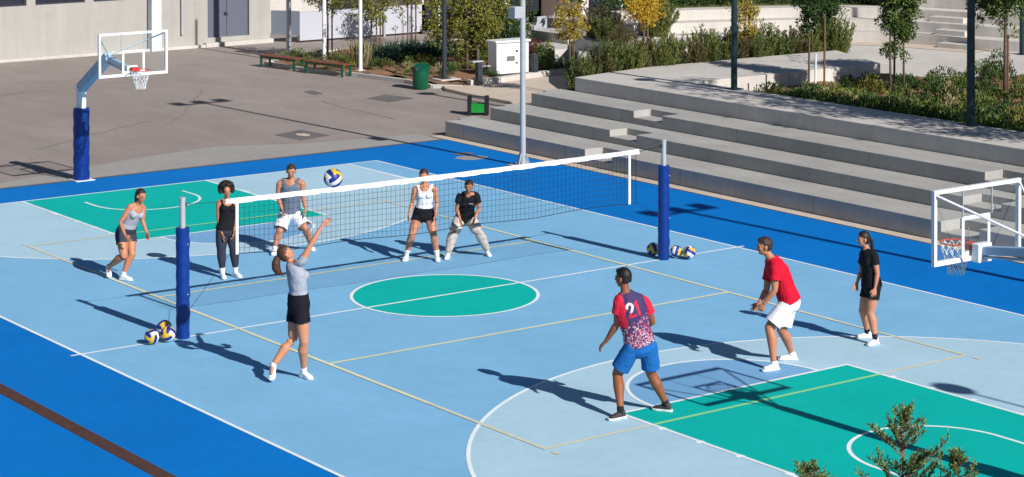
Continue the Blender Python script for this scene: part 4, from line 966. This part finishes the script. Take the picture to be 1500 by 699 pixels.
def person(key, label, sex, skin_c, outfit, hair, shoe_c, sock=None):
    D = POSES[key]; J = {k: V(p) for k, p in D['J'].items()}; H = D['H']; s = H/1.75; male = sex == 'm'
    Sk = skin('skin_'+key.lower(), (skin_c[0]*.97, skin_c[1]*.90, skin_c[2]*.84)); vox = .0068*s
    fd = V(D['face']).normalized()
    hipr = (J['hiR']-J['hiL']); shr = (J['shR']-J['shL'])
    pel, chest, neck, head = J['pel'], J['chest'], J['neck'], J['head']
    upv = (chest-pel).normalized()
    def frame(r, u):
        r = (r-u*r.dot(u)).normalized(); return r, u.cross(r).normalized()
    hr, hf = frame(hipr, upv); cr_, cf = frame(shr, (neck-pel).normalized())
    if male: TW = [(.156,.120),(.168,.128),(.162,.120),(.188,.134),(.196,.136),(.168,.110),(.088,.078)]
    else: TW = [(.156,.120),(.174,.130),(.132,.102),(.148,.112),(.160,.116),(.138,.092),(.070,.064)]
    def torso_st(inf=0, lo=-.10, hi=1.0):
        st = []
        waist = pel.lerp(chest, .48); up2 = (neck-chest).normalized()
        base = [(pel+upv*-.085*s, 0, 0), (pel, 0, 1), (waist, .5, 2), (pel.lerp(chest,.82), .8, 3), (chest+up2*.03*s, 1, 4), (chest.lerp(neck,.62), 1, 5), (chest.lerp(neck,.97), 1, 6)]
        for c, t, i in base:
            r = lerp(hr, cr_, t).normalized(); f = lerp(hf, cf, t).normalized(); st.append((c, r, f, TW[i][0]*s+inf, TW[i][1]*s+inf))
        return st
    leg = {}
    def legs(b, inf=0, top=0, bot=1.0, flare=0, only=None):
        for sd in 'LR':
            hi, kn, an = J['hi'+sd], J['kn'+sd], J['an'+sd]
            th = (.098,.098,.088,.070) if not male else (.096,.096,.088,.074)
            cf_ = (.068,.066,.074,.056,.042)
            kd = ((kn-hi).normalized()+(kn-an).normalized()); 
            pts = [hi+(hi-kn).normalized()*.02*s, hi.lerp(kn,.3), hi.lerp(kn,.65), hi.lerp(kn,.93)]; rr = [x*s for x in th]
            bk = -hf*.012*s
            pts += [kn+hf*.004*s, kn.lerp(an,.12), kn.lerp(an,.32)+bk*1.3, kn.lerp(an,.62)+bk*.5, kn.lerp(an,.93)]; rr += [x*s*1.0 for x in cf_]
            seg(b, pts, rr, 14)
    def arms(b):
        for sd in 'LR':
            sh, el, wr = J['sh'+sd], J['el'+sd], J['wr'+sd]
            k = 1 if male else .86
            rr = [x*s*k for x in (.064,.061,.056,.047,.043,.048,.041,.030,.028)]
            seg(b, [sh, sh.lerp(el,.25), sh.lerp(el,.55), sh.lerp(el,.88), el, el.lerp(wr,.2), el.lerp(wr,.5), el.lerp(wr,.88), wr], rr, 12)
            seg(b, [chest.lerp(neck,.92), chest.lerp(neck,.75).lerp(sh,.6)+V((0,0,.014*s)), sh], [.070*s*k,.062*s*k,.058*s*k], 12)
    def hands(b):
        for sd in 'LR':
            wr, ha = J['wr'+sd], J['ha'+sd]; d = (ha-wr).normalized(); mid = chest.lerp(pel,.5)
            tf = hf-d*hf.dot(d)
            if tf.length < .3: tf = V((0,0,1))-d*d.z
            tf.normalize()                        # thumb side
            n_ = d.cross(tf).normalized()
            if n_.dot(mid-wr) < 0: n_ = -n_       # palm faces the body
            k = s*1.08; pc = wr+d*.075*k
            b.loft([(wr, tf, n_, .024*k,.020*k),(wr+d*.03*k, tf, n_, .031*k,.018*k),(wr+d*.065*k, tf, n_, .041*k,.017*k),(wr+d*.088*k, tf, n_, .040*k,.014*k)], 12)
            for f in range(4):
                off = (1.5-f)*.0225*k; L = (.068,.078,.074,.056)[f]*k; spread = (1.5-f)*.13
                cu = .28+.10*f
                p = wr+d*(.084-.004*abs(1.5-f))*k+tf*off; dd = (d+tf*spread).normalized(); pts = [p]
                for q, (fr, an) in enumerate(((.45,cu*.5),(.32,cu),(.27,cu))):
                    dd = (dd*math.cos(an)+n_*math.sin(an)).normalized(); p = p+dd*L*fr; pts.append(p)
                seg(b, pts, [.0098*k,.0094*k,.0088*k,.0078*k], 8)
            p = wr+d*.028*k+tf*.024*k; dd = (d*.62+tf*.75+n_*.22).normalized()
            pts = [p, p+dd*.034*k]; dd2 = (d*.9+tf*.3+n_*.3).normalized(); pts += [pts[-1]+dd2*.028*k, pts[-1]+dd2*.050*k]
            seg(b, pts, [.014*k,.0115*k,.0105*k,.009*k], 8)
    # head frame
    HF = fd; HU = ((head-neck).normalized()*.6+V((0,0,1))); HU = (HU-HF*HU.dot(HF)).normalized(); HR = HF.cross(HU).normalized()
    rotm = Matrix((HR, HF, HU)).transposed()
    hs_ = s*(1.05 if male else 1.0)
    def hp(x, y, z): return head+(HR*x+HF*y+HU*z)*hs_
    def headmb(b):
        b.ball(hp(0,-.012,.028), hs_, 12, (.076,.094,.092), rotm)
        b.ball(hp(0,.012,-.030), hs_, 12, (.060,.072,.082), rotm)
        b.ball(hp(0,.050,-.082), hs_, 8, (.030,.028,.024), rotm)
        b.ball(hp(0,.055,.0), hs_, 10, (.056,.034,.06), rotm)
        for sg in (-1, 1):
            b.ball(hp(sg*.080,-.008,-.010), hs_, 7, (.012,.020,.032), rotm)
            b.ball(hp(sg*.034,.062,-.022), hs_, 8, (.022,.018,.018), rotm)
            b.ball(hp(sg*.028,.078,.024), hs_, 6, (.022,.010,.008), rotm)
        seg(b, [hp(0,.082,.012), hp(0,.100,-.012), hp(0,.104,-.024)], [.008*hs_,.011*hs_,.013*hs_], 8)
        b.ball(hp(0,.082,-.052), hs_, 6, (.024,.010,.010), rotm)
        kk = .056 if male else .046
        seg(b, [neck+(pel-neck).normalized()*.02*s, neck.lerp(hp(0,-.02,-.07),.55), hp(0,-.018,-.055)], [kk*1.12*s, kk*s, kk*.98*s], 14)
    # body
    b = MB(); b.loft(torso_st(), 18); legs(b); arms(b); hands(b); headmb(b)
    if not male:
        for sg in (-1, 1): b.ball(chest+cr_*sg*.066*s+cf*.078*s+(neck-pel).normalized()*-.005*s, .058*s, 8)
    else:
        for sg in (-1, 1): b.ball(chest+cr_*sg*.075*s+cf*.062*s+(neck-pel).normalized()*.03*s, .068*s, 8, (1,1,.8))
    feet = {}
    for sd in 'LR':
        an, to = J['an'+sd], J['to'+sd]; d = to-an; vert = an.z > .2
        if not vert: d.z = 0
        d.normalize(); feet[sd] = (an, d)
        if vert: seg(b, [an, an+d*.12*s], [.033*s,.020*s], 10)
        else: seg(b, [an, V((an.x,an.y,.045*s))+d*.03*s, V((an.x,an.y,.034*s))+d*.12*s], [.034*s,.024*s,.016*s], 10)
    body = remesh(b, 'person', Sk, vox, 3)
    body.location = D['loc']; body.location.z = .012; tag(body, label, 'person', None)
    P_ = body
    def child(o): o.parent = P_; return o
    # eyes, brows, mouth
    for sg in (-1, 1):
        q = MB(); q.ball(hp(sg*.031,.081,-.001), hs_, 6, (.0125,.006,.0062), rotm); child(q.build('eye', M_eye, smooth=True))
    q = MB(); q.ball(hp(0,.0905,-.052), hs_, 6, (.022,.005,.006), rotm); child(q.build('mouth', M_lip, smooth=True))
    hc = mat('hair_'+key.lower(), srgb(*hair['c']), .5, .3, 30, bump=.5, bscale=90, spec=.4)
    q = MB()
    for sg in (-1, 1): q.ball(hp(sg*.031,.086,.020), hs_, 6, (.019,.005,.0035), rotm)
    child(q.build('eyebrows', hc, smooth=True))
    # hair
    b = MB(); kind = hair['k']
    hz_ = lambda c: .0022*s*noise.noise(c*55)
    def facecut(c):
        l = rotm.transposed() @ (c-head); l = l/hs_
        if l.y > .052 and l.z < .072: return True
        if l.y > .016 and l.z < .045+.2*(l.y-.016): return True
        if abs(l.x) > .055 and -.034 < l.y < .03 and -.05 < l.z < .022: return True
        if l.z < (-.045 if kind == 'short' else -.075) : return kind == 'short' or l.y > -.05
        if kind == 'short' and l.z < -.03 and l.y > -.03: return True
        return False
    if kind == 'curly':
        for _ in range(330):
            d = rnd(); 
            if d.y > .42 and d.z < .5: continue
            if d.z < -.62: continue
            p = hp(d.x*.142, -.035+d.y*.125, .045+d.z*.132); b.ball(p, .024*s*random.uniform(.7,1.25), 5)
        b.ball(hp(0,-.04,.045), hs_, 10, (.118,.105,.115), rotm)
        child(remesh(b, 'hair', hc, vox*1.05, 1))
    else:
        k = .007 if kind == 'short' else .009
        b.ball(hp(0,-.014,.032), hs_, 14, (.078+k,.096+k,.095+k), rotm); b.ball(hp(0,-.035,-.01), hs_, 12, (.072+k,.068+k,.085), rotm)
        if kind == 'short': b.ball(hp(0,.035,.088), hs_, 10, (.055,.05,.028), rotm)
        child(remesh(b, 'hair', hc, vox, 2, lambda c: .003*s*noise.noise(c*40), facecut, .003))
        if kind == 'pony':
            b = MB(); pts = [hp(*p) for p in hair['p']]; seg(b, pts, [x*s for x in hair['r']], 12)
            for _ in range(7):
                o_ = rnd(.016*s); seg(b, [p+o_*(.4+.5*i) for i, p in enumerate(pts[1:])], [x*s*.5 for x in hair['r'][1:]], 8)
            child(remesh(b, 'ponytail', hc, vox, 1, lambda c: .005*s*noise.noise(c*45)))
            q = MB(); q.ball(pts[0].lerp(pts[1],.4), .028*s, 7); child(q.build('hair_tie', hc if hair.get('tie') is None else hair['tie'], smooth=True))
    # clothes
    wr_ = lambda amp, f: (lambda c: amp*s*(noise.noise(c*f)+.5*noise.noise(c*f*2.3)))
    topk, topc = outfit['top']; M_top = M_jersey if topc is None else cloth(topk+'_cloth_'+key.lower(), topc)
    axis = (neck-pel).normalized(); Lt = (neck-pel).length
    b = MB()
    tuck = outfit.get('tuck', 0); inf = .012*s; sq = 0 if tuck else .014*s
    hem = outfit.get('hem', -.02)
    st = torso_st(inf+.004*s if topk == 'tee' else inf*.8)
    st = [(c, r, f, a+sq*(1,1,.5,0,0,0,0)[i], bb+sq*(1,1,.5,0,0,0,0)[i]) for i, (c, r, f, a, bb) in enumerate(st)]
    b.loft(st, 20)
    if not male:
        for sg in (-1, 1): b.ball(chest+cr_*sg*.066*s+cf*.078*s+axis*-.005*s, .058*s+inf*.9, 8)
    else:
        for sg in (-1, 1): b.ball(chest+cr_*sg*.075*s+cf*.062*s+axis*.03*s, .068*s+inf*.7, 8, (1,1,.8))
    for sd in 'LR':
        sh, el = J['sh'+sd], J['el'+sd]; k = 1 if male else .88
        seg(b, [chest.lerp(neck,.92), chest.lerp(neck,.75).lerp(sh,.6)+V((0,0,.014*s)), sh], [.068*s*k+inf*.8,.062*s*k+inf,.060*s*k+inf], 12)
        if topk == 'tee':
            e = outfit.get('sleeve', .52)
            seg(b, [sh, sh.lerp(el,.3), sh.lerp(el,e)], [.058*s*k+inf,.058*s*k+inf*1.2,.060*s*k+inf*(1.9 if male else 1.2)], 14)
    nc = neck+cf*.045*s+axis*.03*s
    arm_r = outfit.get('armhole', .085)
    def cut(c):
        t = (c-pel).dot(axis)/Lt
        if t < hem: return True
        if (c-neck).dot(axis) > .012*s and (c-neck).length < .125*s: return True
        if topk == 'tee': 
            for sd in 'LR':
                sh, el = J['sh'+sd], J['el'+sd]; dd = (el-sh).normalized(); q = (c-sh)
                if q.dot(dd) > (el-sh).length*outfit.get('sleeve',.52)*.97 and (q-dd*q.dot(dd)).length < .115*s:
                    tt = (c-pel)-axis*(c-pel).dot(axis)
                    if (tt.dot(cr_)/((.212 if male else .178)*s))**2+(tt.dot(cf)/((.165 if male else .150)*s))**2 > 1: return True
            return (c-nc).length < .060*s
        if (c-(neck+cf*.075*s-axis*.015*s)).length < outfit.get('neckhole',.085)*s: return True
        if (c-(neck-cf*.075*s-axis*.0*s)).length < outfit.get('backhole',.07)*s: return True
        for sd in 'LR':
            sh = J['sh'+sd]+ (J['sh'+sd]-neck).normalized()*.01*s
            if (c-sh).length < arm_r*s: return True
        return False
    colf = outfit.get('col')
    colfn = (lambda c: colf(c, pel, axis, Lt, cr_, cf, J, s)) if colf else None
    if topk == 'jersey': topk = 'tee'
    child(remesh(b, {'tee':'shirt','tank':'tank_top'}[topk], M_top, vox, 4, wr_(.0065 if topk=='tee' else .003, 11), cut, .004*s, colfn))
    if outfit.get('badge'):
        q = MB(); c0 = chest+cr_*-.06*s+cf*.128*s+axis*.05*s
        q.bar(c0-cr_*.035*s, c0+cr_*.035*s, .012*s, .006*s); child(q.build('chest_print', M_white))
    # bottoms
    bk, bc, lo = outfit['bottom']; M_bot = cloth(bk+'_cloth_'+key.lower(), bc)
    b = MB(); fl = {'shorts':.030 if male else .016,'leggings':.006,'trousers':.022}[bk]; fl = outfit.get('flare', fl)
    st = torso_st(.022*s if tuck else .012*s)[:3]; st[2] = st[2][:3]+(st[2][3]+.004*s, st[2][4]+.004*s); b.loft(st, 20)
    for sd in 'LR':
        hi, kn, an = J['hi'+sd], J['kn'+sd], J['an'+sd]
        if bk == 'shorts':
            e = hi.lerp(kn, lo+.05); seg(b, [hi+(hi-kn).normalized()*.03*s, hi.lerp(kn,lo*.5), e], [.104*s+.006, .101*s+fl*.5*s, .092*s+fl*.9*s], 18)
        else:
            f = fl*s; pts = [hi+(hi-kn).normalized()*.02*s, hi.lerp(kn,.35), hi.lerp(kn,.7), kn, kn.lerp(an,.3)-hf*.012*s, kn.lerp(an,.65), kn.lerp(an,lo)]
            seg(b, pts, [.104*s+f*.5,.104*s+f*.7,.094*s+f,.074*s+f,.076*s+f,.056*s+f*1.1,.040*s+f*.9], 16)
    wl = outfit.get('waist', .22)
    def cutb(c):
        if (c-pel).dot(upv) > wl*Lt and c.z > pel.z-.02*s: return True
        if bk == 'shorts':
            for sd in 'LR':
                hi, kn = J['hi'+sd], J['kn'+sd]; dd = (kn-hi).normalized(); q = c-hi
                o2 = J['hi'+('R' if sd=='L' else 'L')]
                if q.dot(dd) > (kn-hi).length*lo and (q-dd*q.dot(dd)).length < .2*s and (c-pel).dot(upv) < -.05*s:
                    if (c-hi).length < (c-o2).length+.02 or q.dot(dd) > (kn-hi).length*(lo+.03): return True
        return False
    amp = {'shorts':.005,'leggings':.0012,'trousers':.0035}[bk]
    child(remesh(b, {'shorts':'shorts','leggings':'leggings','trousers':'trousers'}[bk], M_bot, vox, 3, wr_(amp, 12), cutb, .004*s))
    # shoes and socks
    Ms = mat('shoe_'+key.lower(), srgb(*shoe_c), .6, .08, 20, bump=.3, bscale=120); Mso = M_white
    for sd in 'LR':
        an, d = feet[sd]; vert = an.z > .2
        sd_ = d.cross(V((0,0,1))).normalized(); un = sd_.cross(d).normalized()
        base = an-un*(.105*s if not vert else .085*s) if vert else V((an.x, an.y, 0))
        def sp(x, y, z): return base+d*x*s+sd_*y*s+un*z*s
        b = MB()
        b.loft([(sp(-.055,0,.050),sd_,un,.032*s,.036*s),(sp(-.02,0,.055),sd_,un,.039*s,.044*s),(sp(.04,0,.050),sd_,un,.042*s,.040*s),(sp(.10,0,.040),sd_,un,.048*s,.029*s),(sp(.155,0,.034),sd_,un,.043*s,.022*s)], 16)
        b.loft([(sp(-.028,0,.06),sd_,d,.040*s,.044*s),(sp(-.016,0,.098),sd_,d,.043*s,.047*s)], 14)
        so_ = child(remesh(b, 'shoe', Ms, vox*.9, 2, None, lambda c: (c-base).dot(un) > .112*s))
        b = MB(); pr = [(-.092,.018),(-.07,.036),(-.02,.041),(.05,.040),(.11,.050),(.16,.044),(.19,.022)]
        poly = [(x, y) for x, y in pr]+[(x, -y) for x, y in reversed(pr)]; n = len(poly)
        vs = [sp(x, y, .0) for x, y in poly]+[sp(x, y*1.03, .028) for x, y in poly]
        b.add(vs, [tuple(range(n,2*n)), tuple(reversed(range(n)))]+[(i,(i+1)%n,n+(i+1)%n,n+i) for i in range(n)])
        q = b.build('sole', Mso, bevel=.004); q.parent = so_
        if sock:
            sc_, hh = sock; kn = J['kn'+sd]; b = MB(); dd = (kn-an).normalized()
            seg(b, [an-un*.03*s, an+dd*.02*s, an+dd*hh*s], [.044*s,.046*s,.056*s if hh > .06 else .047*s], 14)
            child(b.build('sock', mat('sock_'+key.lower(), srgb(*sc_), .9), smooth='auto'))
        q = MB()
        for k in range(4): c0 = sp(.015+.022*k,0,.092-.007*k); q.tube([c0-sd_*.018*s, c0+un*.006*s, c0+sd_*.018*s], .0035*s, 5)
        q2 = q.build('laces', M_white if sum(shoe_c) > 300 else M_dark, smooth='auto'); q2.parent = so_
    return body
def jersey_col(c, pel, axis, Lt, rt_, ft_, J, s):
    t = (c-pel).dot(axis)/Lt; x = (c-pel).dot(rt_)/s; y = (c-pel).dot(ft_)
    red = srgb(214,24,58)[:3]; navy = srgb(62,44,92)[:3]; white = srgb(228,222,226)[:3]
    back = (c-J['chest']).dot(ft_) < 0
    # back number, strokes in jersey space (x to wearer's right, t up the spine)
    if back and .5 < t < .95:
        X, Y = (x*s*100-3.2)/1.35, (t-.69)*Lt*100/1.35     # centimetres
        def segd(a, b_):
            ax, ay = a; bx, by = b_; dx, dy = bx-ax, by-ay; k = max(0, min(1, ((X-ax)*dx+(Y-ay)*dy)/(dx*dx+dy*dy))); return math.hypot(X-ax-k*dx, Y-ay-k*dy)
        two = [(-7.5,4.5),(-7,7),(-4.5,8.6),(-1.8,7.4),(-1.0,4.6),(-3,1),(-5.5,-2.5),(-7.5,-6)]
        dmin = min(segd(two[i], two[i+1]) for i in range(len(two)-1)); dbase = segd((-7.5,-6),(-.5,-5.6))
        one = min(segd((4.2,8.2),(4.2,-6)), segd((4.2,8.2),(2.0,6.2)))
        if dmin < 1.25: return white if Y > -1 else red
        if dbase < 1.25 or one < 1.25: return red
    if x < -.10 and t > .42: return red
    shd = min((c-J['shL']).length, 9)
    if (c-J['shL']).length < .17*s and x < -.07: return red
    if x > .20 and t > .45: return red
    if t < .50+.06*math.sin(x*9):
        f = max(0, min(1, (.52-t)/.5)); u = c.dot(rt_)*100/1.35; w_ = (c.dot(axis))*100/1.35
        hsh = math.sin(math.floor(u)*12.9898+math.floor(w_)*78.233)*43758.5453; hsh -= math.floor(hsh)
        return (srgb(206,178,192)[:3] if hsh < .08+.30*f else srgb(176,48,84)[:3]) if hsh < .30+.34*f else navy
        cell = (math.floor(u)+math.floor(w_)) % 2; du = abs(u-math.floor(u)-.5); dw = abs(w_-math.floor(w_)-.5)
        if cell == 0 and max(du, dw) < .30+.16*f: return white if f > .2 else red
        if cell == 1 and f > .85: return srgb(190,60,90)[:3]
        return navy
    return navy
BR = (52,36,28)
person('A', 'woman in grey cropped tank top and dark shorts crouching at far left', 'f', (196,140,112), dict(tuck=1, top=('tank',(170,172,180)), hem=.18, neckhole=.10, bottom=('shorts',(52,60,74),.42), waist=.24), dict(k='pony',c=(48,32,26),p=[(0,-.085,.05),(0,-.115,.06),(0,-.13,.0),(0,-.12,-.09),(0,-.10,-.16)],r=[.02,.027,.03,.026,.012]), (236,236,238), ((235,235,236),.03))
person('B', 'woman with curly black hair and dark leggings standing at the left net end', 'f', (190,134,104), dict(top=('tank',(26,26,30)), hem=-.02, bottom=('leggings',(52,56,70),.86), waist=.2), dict(k='curly',c=(30,22,20)), (225,224,222), ((238,238,238),.075))
person('C', 'man in a grey sleeveless top and white shorts standing behind the net', 'm', (190,140,115), dict(top=('tank',(100,112,130)), hem=.0, armhole=.10, neckhole=.085, backhole=.05, bottom=('shorts',(232,232,238),.88), waist=.2, flare=.045), dict(k='short',c=(58,46,40)), (228,228,228), ((236,236,236),.03))
person('D', 'woman in a white tank top and short black shorts standing wide behind the net', 'f', (198,146,120), dict(tuck=1, top=('tank',(234,234,240)), hem=.06, neckhole=.09, bottom=('shorts',(22,22,28),.34), waist=.22), dict(k='pony',c=(58,38,30),p=[(0,-.085,.04),(0,-.11,.04),(0,-.125,-.02),(.02,-.11,-.10),(.03,-.08,-.17)],r=[.02,.026,.028,.024,.01]), (238,238,240), ((238,238,240),.085))
person('E', 'woman in a black t-shirt and beige trousers bending with hands on her thighs', 'f', (188,136,110), dict(top=('tee',(24,24,30)), hem=-.03, badge=1, bottom=('trousers',(196,184,176),.93), waist=.2), dict(k='pony',c=(42,30,26),p=[(0,-.085,.02),(0,-.10,.0),(0,-.10,-.03),(0,-.09,-.06)],r=[.02,.024,.022,.014]), (236,236,238), ((236,236,236),.03))
person('F', 'woman with brown ponytail and grey top reaching one arm up to the ball', 'f', (206,152,126), dict(tuck=1, top=('tee',(162,166,178)), hem=.10, sleeve=.36, bottom=('shorts',(26,24,34),.42), waist=.26, flare=.03), dict(k='pony',c=(78,48,32),p=[(0,-.088,.035),(0,-.13,.03),(0,-.19,-.02),(0,-.23,-.08),(0,-.24,-.16),(0,-.22,-.22)],r=[.026,.046,.062,.064,.048,.016],tie=M_white), (240,240,242), ((238,238,240),.03))
person('G', 'dark haired man in red and navy jersey numbered 21, seen from behind', 'm', (150,98,72), dict(top=('tee',None), hem=.0, col=jersey_col, bottom=('shorts',(28,100,172),.80), waist=.16, flare=.028), dict(k='short',c=(26,20,20)), (62,56,58), ((34,32,34),.04))
person('H', 'man in a plain bright red t-shirt and white shorts crouching in profile', 'm', (196,138,112), dict(top=('tee',(206,20,48)), hem=-.05, sleeve=.60, bottom=('shorts',(232,230,236),.84), waist=.16, flare=.035), dict(k='short',c=(56,40,34)), (236,236,236), ((236,236,236),.02))
person('I', 'woman in a black t-shirt and black shorts standing upright at the far right', 'f', (198,148,124), dict(top=('tee',(24,24,30)), hem=-.06, bottom=('shorts',(24,26,34),.42), waist=.2, flare=.02), dict(k='pony',c=(36,26,26),p=[(0,-.088,.02),(0,-.12,.01),(0,-.145,-.05),(0,-.14,-.13),(0,-.12,-.2)],r=[.02,.028,.032,.028,.01]), (240,238,236), ((36,30,44),.045))
